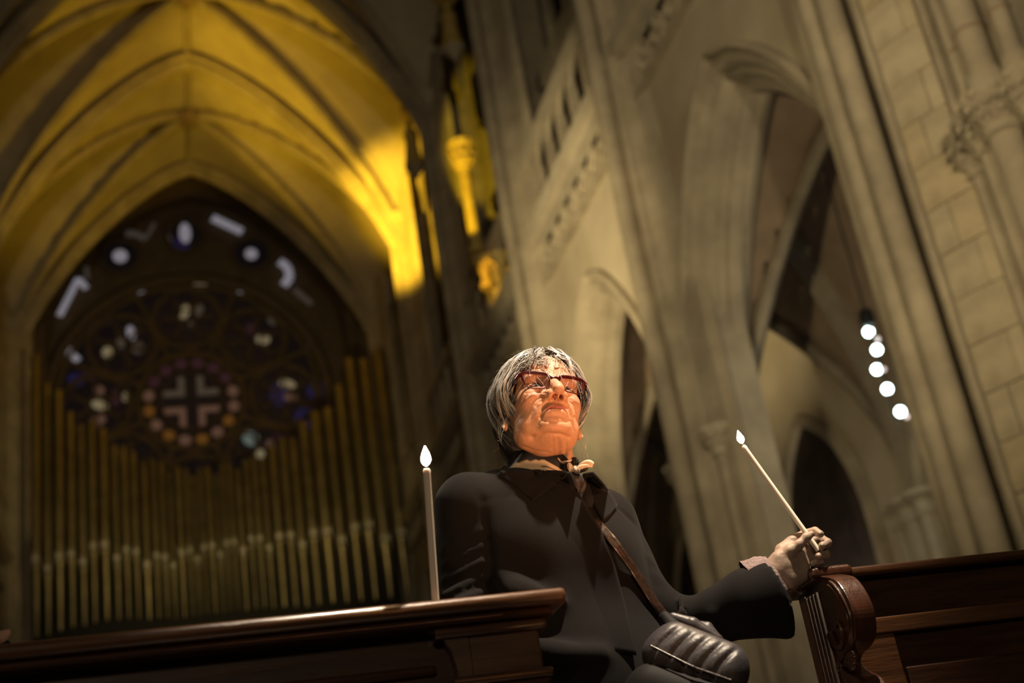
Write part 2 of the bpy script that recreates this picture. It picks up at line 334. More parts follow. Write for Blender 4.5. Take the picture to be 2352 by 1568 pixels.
# ---- north aisle: outer wall, responds, vault
XAW = 9.9; ZA = 5.1
aw = empty('wall_aisle', (XAW, 22, 0), kind='structure')
MB().box((XAW, 6, 0), (XAW+.4, 41, 13)).build('wall_face', M['plaster'], aw)
for b in range(5):
    yc = (PIERS[b]+PIERS[b+1])/2+.3
    A = [(-1.5, 2.6-5.2)]+parch(1.5, 2.3, 8)+[(1.5, 2.6-5.2)]
    MB().tube([(XAW-.02, yc+y_, 5.2+z_) for y_, z_ in A], .13, 6, False).build('window_moulding', M['stone'], aw, True)
    rings = [[(XAW-.03, yc+y_, 5.2+z_), (XAW-.03, yc, 4.0)] for y_, z_ in A]; MB().sweep(rings).build('window_glazing', M['organ_wood'], aw)
    MB().box((XAW-.15, PIERS[b], 2.2), (XAW, PIERS[b+1], 2.45)).build('sill_moulding', M['stone'], aw)
ya = [p+.35 for p in PIERS]; ya[0] = 9.2
def groin(x0, x1, y0, y1, zs, H, nx=20, ny=24, ex=1.25, Hy=None):
    f = lambda t: max(0, 1-abs(t)**ex)**.62
    v = []; fa = []
    for i in range(nx+1):
        for j in range(ny+1):
            u = -1+2*i/nx; w_ = -1+2*j/ny
            v.append((x0+(x1-x0)*i/nx, y0+(y1-y0)*j/ny, zs+H*max(f(u), f(w_))))
    for i in range(nx):
        for j in range(ny): a = i*(ny+1)+j; fa.append((a, a+1, a+ny+2, a+ny+1))
    return v, fa, f
cl = empty('ceiling', (XC, 30, 20), kind='structure')
for b in range(5):
    v, fa, f = groin(XR+.6, XAW, ya[b], ya[b+1], ZA, 4.9)
    from_data('aisle_vault_web', v, fa, M['stone_brown'], cl, True)
    for s in (1, -1):
        pts = []
        for i in range(21):
            u = -1+2*i/20; pts.append((XR+.6+(XAW-XR-.6)*i/20, (ya[b]+ya[b+1])/2+s*u*(ya[b+1]-ya[b])/2, ZA+4.9*f(u)-.08))
        MB().tube(pts, .11, 6, False).build('diagonal_rib', M['stone_dark'], cl, True)
    pts = [(XR+.6+(XAW-XR-.6)*i/20, ya[b+1], ZA+4.9*f(-1+2*i/20)-.12) for i in range(21)]
    MB().tube(pts, .2, 6, False).build('transverse_rib', M['stone_dark'], cl, True)
    for X_ in (XR+.65, XAW-.08):
        pts = [(X_, ya[b]+(ya[b+1]-ya[b])*i/20, ZA+4.9*f(-1+2*i/20)-.1) for i in range(21)]
        MB().tube(pts, .12, 6, False).build('wall_rib', M['stone'], cl, True)
lab = ['slim aisle wall pier with small capital seen low through the widest arch', 'aisle wall pier seen through the narrow dark arch', 'aisle wall pier hidden deep behind the third bay', 'aisle wall pier deep behind the fourth bay']
for i, y in enumerate(ya[1:3]):
    t = empty('aisle_respond', (XAW-.1, y, 0), lab[i], 'pier')
    MB().box((XAW-.25, y-.45, 0), (XAW+.1, y+.45, ZA)).build('dosseret', M['stone'], t)
    for dy, r in ((-.36, .1), (0, .15), (.36, .1)):
        MB().lathe((XAW-.3, y+dy), [(r+.05, 0), (r+.05, .6), (r, .7), (r, ZA-.3)], 10).build('shaft', M['stone_pale'], t, True)
        mb = MB(); capital_mb(mb, XAW-.3, y+dy, ZA, r, .32); mb.build('capital', M['stone_pale'], t, True)

# ---- nave high vault
ZV, HV = 17.2, 9.2
PV = [3.7, 9.95, 16.0, 22.1, 28.2, 34.4, 40.6]
for b in range(1, 6):
    v, fa, f = groin(XL-.5, XR+.5, PV[b], PV[b+1], ZV, HV, 28, 20, 1.35)
    from_data('vault_web', v, fa, M['plaster'], cl, True)
    W_ = XR+.5-XL+.5
    for s in (1, -1):
        pts = [(XL-.5+W_*i/26, (PV[b]+PV[b+1])/2+s*(-1+2*i/26)*(PV[b+1]-PV[b])/2, ZV+HV*f(-1+2*i/26)-.12) for i in range(27)]
        MB().tube(pts, .17, 6, False).build('diagonal_rib', M['stone'], cl, True)
    for k, (dy, r) in enumerate(((0, .22), (-.28, .12), (.28, .12))):
        pts = [(XL-.3+(W_-.4)*i/26, PV[b+1]+dy, ZV+HV*f(-1+2*i/26)-.3+(.1 if k else 0)) for i in range(27)]
        MB().tube(pts, r, 6, False).build('transverse_rib', M['stone'], cl, True)
    yc = (PV[b]+PV[b+1])/2
    MB().tube([(XC, PV[b]+(PV[b+1]-PV[b])*i/10, ZV+HV-.08) for i in range(11)], .1, 6, False).build('ridge_rib', M['stone'], cl, True)
    mb = MB(); mb.lathe((XC, yc), [(.1, ZV+HV-.45), (.3, ZV+HV-.4), (.42, ZV+HV-.25), (.42, ZV+HV-.1), (.2, ZV+HV)], 12)
    for j in range(8):
        an = 2*PI*j/8; mb.lathe((XC+.42*math.cos(an), yc+.42*math.sin(an)), [(.03, ZV+HV-.4), (.09, ZV+HV-.33), (.09, ZV+HV-.2), (.03, ZV+HV-.15)], 6)
    mb.build('boss', M['stone_brown'], cl, True)

# ---- west end: tower arch, recess, rose wall
ww = empty('wall_west', (XC, 41, 0), kind='structure')
def wall_arch(name, y0, y1, xc, a, zs, rise, x0, x1, z0, z1, m, prof, mm):
    p, nn = opening_path(a, zs, rise, z0, 16); rings = []
    for q, n_ in zip(p, nn):
        inn = (xc+q[0]+n_[0]*prof[0][0], y0, q[1]+n_[1]*prof[0][0])
        out = ((x0 if q[0] < 0 else x1), y0, q[1]) if q[1] <= zs else (xc+max(-1, min(1, q[0]/a))*((x1-x0)/2)+((x0+x1)/2-xc)*abs(q[0]/a), y0, z1)
        rings.append([inn, out])
    mb = MB().sweep(rings)
    for s, xx in ((-1, x0), (1, x1)): mb.add([(xc+s*a, y0, zs), (xx, y0, zs), (xx, y0, z1)], [(0, 1, 2)])
    mb.build(name, m, ww)
    MB().sweep([[(xc+q[0]+n_[0]*o_, y0+d_, q[1]+n_[1]*o_) for o_, d_ in prof] for q, n_ in zip(p, nn)]).build('arch_moulding', mm, ww, True)
wall_arch('tower_wall', 40.6, 42.2, .75, 5.7, 21.4, 5.75, XL-1, XR+1, 0, 28, M['stone_dark'], [(.5, 0), (.42, -.12), (.34, 0), (.28, .1), (.2, .05), (.12, .2), (0, .3), (0, 1.3)], M['stone'])
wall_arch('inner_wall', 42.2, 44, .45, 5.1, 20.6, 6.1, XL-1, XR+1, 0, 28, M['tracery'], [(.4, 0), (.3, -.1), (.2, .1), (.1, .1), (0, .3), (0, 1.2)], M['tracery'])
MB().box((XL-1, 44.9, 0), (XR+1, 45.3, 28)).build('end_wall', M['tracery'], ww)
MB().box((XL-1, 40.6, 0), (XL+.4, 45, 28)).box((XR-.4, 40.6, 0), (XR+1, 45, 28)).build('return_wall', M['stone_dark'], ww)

# ---- rose window
YR = 44.6; rc = onY(440, 920, YR)
win = empty('window_1', (rc[0], YR, rc[2]), kind='structure')
S = (onY(750, 920, YR)[0]-rc[0])/310.0
def rp(px, py): q = onY(px, py, YR); return q[0], q[2]
def ring(name, cx, cz, r, t, parent, m='tracery', y=YR, a0=0, a1=2*PI, n=40, dep=.12):
    pts = [(cx+r*math.cos(a0+(a1-a0)*i/n), y, cz+r*math.sin(a0+(a1-a0)*i/n)) for i in range(n+1)]
    return MB().tube(pts, t, 6, False).build(name, M[m], parent, True)
def disc(name, cx, cz, rx_, rz_, ang, m, parent, n=14, y=YR+.03):
    c_, s_ = math.cos(ang), math.sin(ang)
    pts = [(cx+rx_*math.cos(2*PI*i/n)*c_-rz_*math.sin(2*PI*i/n)*s_, cz+rx_*math.cos(2*PI*i/n)*s_+rz_*math.sin(2*PI*i/n)*c_) for i in range(n)]
    v = [(x, y, z_) for x, z_ in pts]+[(x, y+.04, z_) for x, z_ in pts]
    return from_data(name, v, [tuple(range(n))]+[tuple(range(2*n-1, n-1, -1))]+[(i, (i+1) % n, n+(i+1) % n, n+i)[::-1] for i in range(n)], PANE[m], parent)
rx0, rz0 = rc[0], rc[2]
disc('glass_field', rx0, rz0, 330*S, 330*S, 0, 'dark', win, 48, YR+.12)
for k, (rr, t) in enumerate(((318, .22), (296, .1), (120, .13), (70, .05))): ring('tracery_ring', rx0, rz0, rr*S, t, win)
for k in range(8):
    an = PI/8+k*PI/4; c_, s_ = math.cos(an), math.sin(an)
    MB().tube([(rx0+122*S*c_, YR, rz0+122*S*s_), (rx0+310*S*c_, YR, rz0+310*S*s_)], .12, 6).build('tracery_spoke', M['tracery'], win, True)
    an = k*PI/4; cx, cz = rx0+212*S*math.cos(an), rz0+212*S*math.sin(an)
    ring('tracery_ring', cx, cz, 78*S, .1, win, n=24)
    for q in range(6):
        a2 = q*PI/3+an; ring('foil', cx+46*S*math.cos(a2), cz+46*S*math.sin(a2), 27*S, .045, win, n=12)
    ring('foil', cx, cz, 22*S, .04, win, n=12)
for k in range(16):
    an = (k+.5)*PI/8; px_, py_ = rx0+97*S*math.cos(an), rz0+97*S*math.sin(an)
    ring('petal_tracery', px_, py_, 17*S, .04, win, n=10)
    disc('pane', px_, py_, 12*S, 14*S, an, 'pink' if (k > 8 and k % 2) else ('amber' if k > 7 else 'plum') if k not in (0, 7) else 'pink', win)
for sx in (-1, 1):
    for sy in (-1, 1):                           # the hub's cross: an L of glass in each quarter
        h_ = MB(); a, b, t = 14*S, 62*S, 15*S
        v = [(rx0+sx*a, rz0+sy*a), (rx0+sx*b, rz0+sy*a), (rx0+sx*b, rz0+sy*(a+t)), (rx0+sx*(a+t), rz0+sy*(a+t)), (rx0+sx*(a+t), rz0+sy*b), (rx0+sx*a, rz0+sy*b)]
        if sx*sy < 0: v = v[::-1]
        from_data('pane', [(x, YR+.03, z_) for x, z_ in v]+[(x, YR+.07, z_) for x, z_ in v], [tuple(range(6)), tuple(range(11, 5, -1))]+[(i, 6+i, 6+(i+1) % 6, (i+1) % 6) for i in range(6)], PANE['pink' if sy < 0 else 'dim'], win)
# individual lit panes, where the photograph shows them
blobs = [(425, 535, 14, 28, 0, 'white'), (388, 545, 9, 12, 0, 'dim'), (276, 588, 17, 17, 0, 'white'), (577, 583, 15, 15, 0, 'white'), (315, 667, 17, 10, 0, 'white'), (549, 666, 24, 11, 35, 'white'),
 (424, 716, 11, 19, -20, 'cream'), (456, 712, 10, 17, -25, 'dim'), (440, 745, 9, 9, 0, 'dim'), (458, 657, 17, 11, 10, 'cream'), (301, 764, 10, 18, 10, 'white'), (277, 785, 9, 16, 10, 'dim'), (247, 809, 12, 14, 0, 'cream'), (316, 798, 15, 15, 0, 'dim'),
 (604, 779, 17, 13, 0, 'cream'), (628, 732, 14, 15, 0, 'dim'), (578, 755, 14, 16, 0, 'plum'), (715, 788, 11, 20, 0, 'white'), (661, 883, 22, 12, -25, 'cream'), (667, 912, 16, 11, -20, 'pink'), (229, 930, 19, 11, -20, 'cream'), (228, 897, 12, 12, 0, 'pink'),
 (289, 911, 8, 11, 0, 'cream'), (265, 912, 9, 22, 0, 'plum'), (222, 968, 22, 12, 25, 'pink'), (576, 1006, 20, 17, -40, 'teal'), (623, 1026, 12, 19, 15, 'pink'), (284, 1040, 12, 12, 0, 'amber'), (598, 1042, 10, 11, 0, 'cream'), (648, 1000, 20, 14, 0, 'plum'),
 (702, 960, 26, 28, 0, 'blue'), (640, 905, 20, 30, 0, 'blue'), (730, 895, 26, 24, 0, 'blue'), (415, 560, 20, 20, 0, 'blue'), (230, 740, 28, 10, 15, 'plum'), (203, 862, 24, 12, 0, 'plum'), (160, 815, 13, 15, 0, 'dim'), (175, 870, 20, 16, 0, 'blue')]
for px_, py_, a, b, an, m in blobs:
    x_, z_ = rp(px_, py_); disc('pane', x_, z_, a*S, b*S, R(an), m, win, 12, YR-.02 if m in ('white', 'cream', 'pink') else YR+.02)
    if m in ('white', 'cream'): ring('pane_frame', x_, z_, max(a, b)*S*1.25, .035, win, n=14)
def bar(pts, t, m):                              # slim lit strips in the spandrels
    P = [rp(*p) for p in pts]
    for (x0, z0), (x1, z1) in zip(P[:-1], P[1:]):
        d = Vector((x1-x0, 0, z1-z0)).normalized(); n = Vector((-d.z, 0, d.x))*t*S
        v = [Vector((x0, YR-.02, z0))+n, Vector((x1, YR-.02, z1))+n, Vector((x1, YR-.02, z1))-n, Vector((x0, YR-.02, z0))-n]; v = v+[p+Vector((0, .05, 0)) for p in v]
        from_data('pane', v, [(3, 2, 1, 0), (4, 5, 6, 7), (0, 1, 5, 4), (1, 2, 6, 5), (2, 3, 7, 6), (3, 0, 4, 7)], PANE[m], win)
bar([(136, 725), (180, 640), (198, 662)], 7, 'white'); bar([(488, 500), (556, 532)], 10, 'white'); bar([(289, 535), (312, 537), (335, 548)], 8, 'dim'); bar([(335, 548), (355, 512)], 4, 'dim')
bar([(642, 600), (660, 612), (666, 636), (652, 655)], 10, 'white'); bar([(676, 665), (716, 698)], 7, 'dim'); bar([(150, 792), (162, 812), (180, 828)], 8, 'white'); bar([(198, 612), (200, 640)], 5, 'dim')
for px_, py_, rr in ((277, 588, 44), (577, 583, 44), (425, 540, 44)): x_, z_ = rp(px_, py_); ring('spandrel_tracery', x_, z_, rr*S, .07, win, n=24); disc('glass_field', x_, z_, rr*S, rr*S, 0, 'dark', win, 24, YR+.08)
# stone wall round the rose is the end_wall

# ---- pipe organ
YO = 39.3
org = empty('pipe_organ', (XC, YO, 0), 'tall pipe organ with rows of dull golden pipes under the rose window', 'organ')
base = onY(440, 1470, YO)[2]
MB().box((XL+.9, YO+.5, 0), (XR-.6, YO+.8, base+2.2)).build('case', M['organ_wood'], org)
MB().box((XL+.9, YO-.5, 0), (XR-.9, YO+.6, base-.1)).build('gallery_front', M['organ_wood'], org)
tops = [(64, 765), (95, 850), (130, 885), (170, 955), (215, 965), (255, 995), (300, 1030), (340, 1050), (380, 1062), (440, 1078), (500, 1072), (560, 1062), (600, 1050), (640, 1030), (680, 1002), (730, 965), (780, 930), (820, 890), (850, 825), (880, 810), (940, 800)]
mou = [(64, 1305), (130, 1300), (182, 1290), (230, 1268), (300, 1285), (380, 1300), (450, 1280), (560, 1260), (660, 1250), (760, 1240), (860, 1225), (940, 1245)]
bot = [(64, 1470), (160, 1440), (260, 1420), (400, 1420), (560, 1400), (700, 1390), (940, 1370)]
def itp(L, x): return float(np.interp(x, [a for a, b in L], [b for a, b in L]))
xs = []; x = 72.0
while x < 945:
    wpx = (25 if x < 480 else 34)-(10 if x < 480 else 19)*math.exp(-((x-480)/(190. if x < 480 else 230.))**2)+(3 if len(xs) % 4 == 2 else -2); xs.append((x+wpx/2, wpx)); x += wpx+3
for i, (px_, wpx) in enumerate(xs):
    alt = (i % 3 == 1); zt = onY(px_, itp(tops, px_)+(14 if alt else 0), YO); zm = onY(px_, itp(mou, px_)+(12 if alt else -10), YO)[2]; zb = onY(px_, itp(bot, px_), YO)[2]
    r = (onY(px_+wpx/2, 1200, YO)[0]-onY(px_-wpx/2, 1200, YO)[0])/2*.93; cx = onY(px_, 1300, YO)[0]; cy = YO+(.12 if alt else 0)
    n = 12
    o = MB().lathe((cx, cy), [(.03, zb), (r*.30, zb+.1), (r*.80, zm-.25), (r*.97, zm-.06), (r, zm), (r, zt[2]-.02), (r*.96, zt[2])], n).build('organ_pipe', M['tin'], org, True)
    MB().box((cx-r*.60, cy-r*1.02-.05, zm+.03), (cx+r*.60, cy-r*.6, zm+.17)).box((cx-r*.62, cy-r*1.05-.02, zm-.14), (cx-r*.52, cy-r*.5, zm+.28)).box((cx+r*.52, cy-r*1.05-.02, zm-.14), (cx+r*.62, cy-r*.5, zm+.28)).build('pipe_mouth', M['mouth'], o)
    MB().box((cx-r*.5, cy-r*1.03, zm-.02), (cx+r*.5, cy-r*.8, zm+.02)).build('mouth_gap', M['black'], o)
MB().box((XL+.85, YO+.38, base), (XR-.5, YO+.5, base+3.6)).build('back_panel', M['black'], org)

# ---- lit statue niches and gallery colonnettes on the right wall
def statue(px_, py_, X, h, label, m='amber_stone'):
    p = onX(px_, py_, X); x, y, z = p; t = empty('wall_statue', (x, y, z-h/2), label, 'statue')
    b = MB().lathe((x, y), [(.2, z-h/2), (.27, z-h/2+.05), (.22, z-h*.3), (.17, z), (.2, z+h*.2), (.12, z+h*.3), (.06, z+h*.34)], 12).build('robe', M[m], t, True)
    MB().lathe((x, y), [(.03, z+h*.32), (.1, z+h*.36), (.11, z+h*.42), (.06, z+h*.48), (.01, z+h*.5)], 12).build('head', M[m], t, True)
    mb = MB(); mb.lathe((x, y), [(.02, z-h*.75), (.14, z-h*.62), (.26, z-h*.52), (.28, z-h*.5)], 8); mb.build('bracket', M['stone'], t, True)
    mb = MB(); mb.lathe((x, y), [(.3, z+h*.6), (.33, z+h*.64), (.2, z+h*.75), (.12, z+h*.95), (.16, z+h*.98), (.04, z+h*1.1), (.08, z+h*1.14), (.01, z+h*1.3)], 8); mb.build('canopy', M[m], t, True)
    return t
statue(945, 330, 6.0, 1.5, 'small canopied statue glowing amber on the pier right of the great vault')
statue(1033, 60, 6.0, 1.3, 'small canopied statue at the top, above the bright yellow capital')
# ---- amber-lit colonnettes in the gallery openings
def colonnette(p_top, p_bot, X, r, label, capr):
    a = onX(*p_top, X); b = onX(*p_bot, X); x, y = a[0], a[1]
    t = empty('gallery_colonnette', (x, y, b[2]), label, 'column')
    MB().lathe((x, y), [(r*1.4, b[2]), (r*1.4, b[2]+.1), (r, b[2]+.2), (r, a[2]-capr)], 10).build('shaft', M['amber_stone'], t, True)
    leafy('capital', x, y, a[2]+capr*.6, r, t, M['amber_stone'], capr*1.7)
    return t
colonnette((1060, 352), (1104, 560), 6.15, .14, 'tall yellow-lit colonnette with bright leafy capital, upper centre', .42)
colonnette((1112, 605), (1120, 665), 6.3, .12, 'short amber-lit gallery colonnette, left of the low pair', .2)
colonnette((1150, 598), (1164, 680), 6.3, .10, 'short amber-lit gallery colonnette, right of the low pair', .16)

q = onX(1078, 430, 6.15); spot('gallery_lamp', (q[0]-2.2, q[1]-2.5, q[2]-3.2), tuple(q), 2400, (1, .66, .03), 26, .3, .05)
q = onX(1135, 640, 6.3); spot('gallery_lamp_low', (q[0]-1.6, q[1]-1.6, q[2]-.6), tuple(q), 600, (1, .56, .05), 30, .3, .05)
# ---- hanging lamp in the aisle
LX = 8.2; lp = [onX(*p, LX) for p in ((1995, 762), (2014, 803), (2014, 848), (2038, 893), (2068, 945))]
ly = float(np.mean([p[1] for p in lp])); top = onX(1997, 722, LX)[2]
lamp = empty('pendant_lamp', (LX, ly, top), 'pendant lamp with a column of five bright globes hanging in the aisle', 'lamp')
MB().tube([(LX, ly, lp[-1][2]-.1), (LX, ly, 9.9)], .012, 6).build('rod', M['black'], lamp)
MB().lathe((LX, ly), [(.03, top+.12), (.09, top+.08), (.10, top-.06), (.06, top-.12)], 12).build('canopy', M['black'], lamp, True)
def sphere_pts(c, r, nu=14, nv=9):
    v = []; f = []
    for i in range(nv+1):
        th = PI*i/nv
        for j in range(nu): ph = 2*PI*j/nu; v.append((c[0]+r[0]*math.sin(th)*math.cos(ph), c[1]+r[1]*math.sin(th)*math.sin(ph), c[2]+r[2]*math.cos(th)))
    for i in range(nv):
        for j in range(nu): f.append((i*nu+j, (i+1)*nu+j, (i+1)*nu+(j+1) % nu, i*nu+(j+1) % nu))
    return v, f
for k, p in enumerate(lp):
    v, f = sphere_pts((LX, p[1], p[2]), (.062, .062, .062)); from_data('globe', v, f, M['bulb'], lamp, True)
    MB().tube([(LX, ly, p[2]+.07), (LX, p[1], p[2]+.05)], .015, 6).build('globe_arm', M['black'], lamp)
for p in ((2013, 778), (2079, 957), (2026, 848)):
    q = onX(*p, LX); v, f = sphere_pts((LX+.02, q[1], q[2]), (.03, .03, .03)); from_data('small_globe', v, f, M['bulb_dim'], lamp, True)

# ---- near pew (left foreground)
YP = 2.17
def near_pew():
    e = onY(1290, 1355, YP); xr = e[0]; zt = e[2]; x0 = -2.6
    t = empty('church_pew', (x0, YP, 0), 'dark oak church pew in the left foreground with a candle standing on its rail', 'pew', 'oak church pews')
    # top rail with rounded nosing
    def rail(nm, z0, z1, y0, y1, xa, xb, m, r=None):
        r = r or (z1-z0)/2; pr = []
        for i in range(7): an = -PI/2-PI*i/6; pr.append((y0+r+r*math.cos(an)*1.0, (z0+z1)/2+r*math.sin(an)*((z1-z0)/2/r)))
        pr = [(y0+r-r*math.sin(PI*i/8), (z0+z1)/2-(z1-z0)/2*math.cos(PI*i/8)) for i in range(9)]+[(y1, z1), (y1, z0)]
        n = len(pr); v = []; xs_ = [xa, xb-r*.8, xb-r*.3, xb]; sc = [1, 1, .93, .62]
        ym, zm = (y0+y1)/2, (z0+z1)/2
        for x, s in zip(xs_, sc): v += [(x, ym+(y-ym)*(1 if s == 1 else .97*s+.03), zm+(z-zm)*s) for y, z in pr]
        f = [(i*n+j, i*n+(j+1) % n, (i+1)*n+(j+1) % n, (i+1)*n+j) for i in range(3) for j in range(n)]+[tuple(range(n))[::-1], tuple(3*n+j for j in range(n))]
        return from_data(nm, v, f, M[m], t, True)
    rail('top_rail', zt-.027, zt, YP-.035, YP+.07, x0, xr, 'oak')
    px1 = onY(1248, 1500, YP)[0]
    xl = onY(1045, 1500, YP)[0]
    rail('cap_moulding', zt-.042, zt-.028, YP-.02, YP+.05, x0, xr-.025, 'oak_dark')
    rail('cap_moulding', zt-.062, zt-.042, YP-.006, YP+.05, xl-.03, xr-.036, 'oak')
    o = MB().box((xl, YP+.008, .12), (px1, YP+.06, zt-.05)).build('end_post', M['oak'], t); bevel(o, .004)
    # curved bracket under the cap, left of the post
    pts = [(xl-.045, zt-.042), (xl-.02, zt-.055), (xl-.004, zt-.085), (xl+.004, zt-.13), (xl+.008, zt-.18), (xl+.03, zt-.18), (xl+.03, zt-.042)]
    n = len(pts); v = [(x, YP+.006, z) for x, z in pts]+[(x, YP+.06, z) for x, z in pts]
    o = from_data('corner_bracket', v, [tuple(range(n)), tuple(range(2*n-1, n-1, -1))]+[(i, n+i, n+(i+1) % n, (i+1) % n) for i in range(n)], M['oak'], t); bevel(o, .003)
    zl = onY(1160, 1546, YP-.01)[2]
    rail('ledge_moulding', zl-.012, zl+.004, YP-.012, YP+.05, xl-.008, px1+.012, 'oak')
    o = MB().box((xl-.004, YP-.002, .12), (px1+.006, YP+.06, zl-.012)).build('post_base', M['oak_dark'], t); bevel(o, .004)
    MB().box((x0, YP+.035, .12), (xl, YP+.06, zt-.03)).build('back_board', M['oak_dark'], t)
    rail('panel_moulding', zt-.115, zt-.098, YP+.02, YP+.05, x0, xl-.03, 'oak_dark')
    o = MB().box((x0, YP+.028, .5), (x0+.12, YP+.05, zt-.1)).build('panel_stile', M['oak_dark'], t)
    MB().box((x0, YP+.06, .12), (px1, YP+.09, .45)).box((x0, YP+.06, .42), (px1, YP+.48, .455)).build('seat', M['oak_dark'], t)
    MB().box((x0, YP+.02, 0), (px1, YP+.06, .13)).box((px1-.05, YP+.06, 0), (px1, YP+.46, .42)).build('base_board', M['oak_dark'], t)
    return zt
ZT = near_pew()

def flame(mb_p, h=.03, r=.0075, tilt=(0, 0)):
    pr = [(.0012, 0), (r*.7, .12), (r, .3), (r*.95, .45), (r*.62, .68), (r*.28, .88), (.0003, 1.0)]
    v = []; n = 12
    for rr, t in pr: v += [(mb_p[0]+rr*math.cos(2*PI*j/n)+tilt[0]*t*h, mb_p[1]+rr*math.sin(2*PI*j/n)+tilt[1]*t*h, mb_p[2]+t*h) for j in range(n)]
    return v, [(i*n+j, i*n+(j+1) % n, (i+1)*n+(j+1) % n, (i+1)*n+j) for i in range(len(pr)-1) for j in range(n)]
def candle(a, b, r, label, tilt=(0, 0), fh=.036, fr=.0085):        # a = foot, b = top
    a, b = Vector(tuple(a)), Vector(tuple(b)); d = (b-a).normalized()
    t = empty('taper_candle', a, label, 'candle', 'lit taper candles')
    pts = [a+(b-a)*k for k in (0, .25, .5, .75, .96, .985, 1)]
    MB().tube(pts, [r*1.05, r*1.03, r, r, r, r*1.06, r*.75], 14).build('wax_stick', M['wax'], t, True)
    MB().tube([b-d*.002, b+d*.004, b+d*.007+Vector((0, 0, .002))], .0009, 6).build('wick', M['wick'], t)
    v, f = flame(b+Vector((0, 0, .002))+d*.003, fh, fr, tilt); fo = from_data('flame', v, f, M['flame_core'], t, True)
    L = point('candle_light', b+Vector((0, 0, .03)), 1.6, (1, .55, .22), .012)
    return t
cb = onY(998, 1366, YP+.01); ct = PX(980, 1076, 2.125)
cb[2] = ZT
candle(cb, ct, .0060, 'upright lit white taper candle standing on the left pew rail', (0.05, 0))
HC = 2.60
c0 = PX(1880, 1264, HC+.003); c1 = PX(1707, 1023, HC+.015)
candle(c0, c1, .0050, 'slanting lit white taper candle held in the woman\'s raised hand', (-.1, 0), .030, .0078)

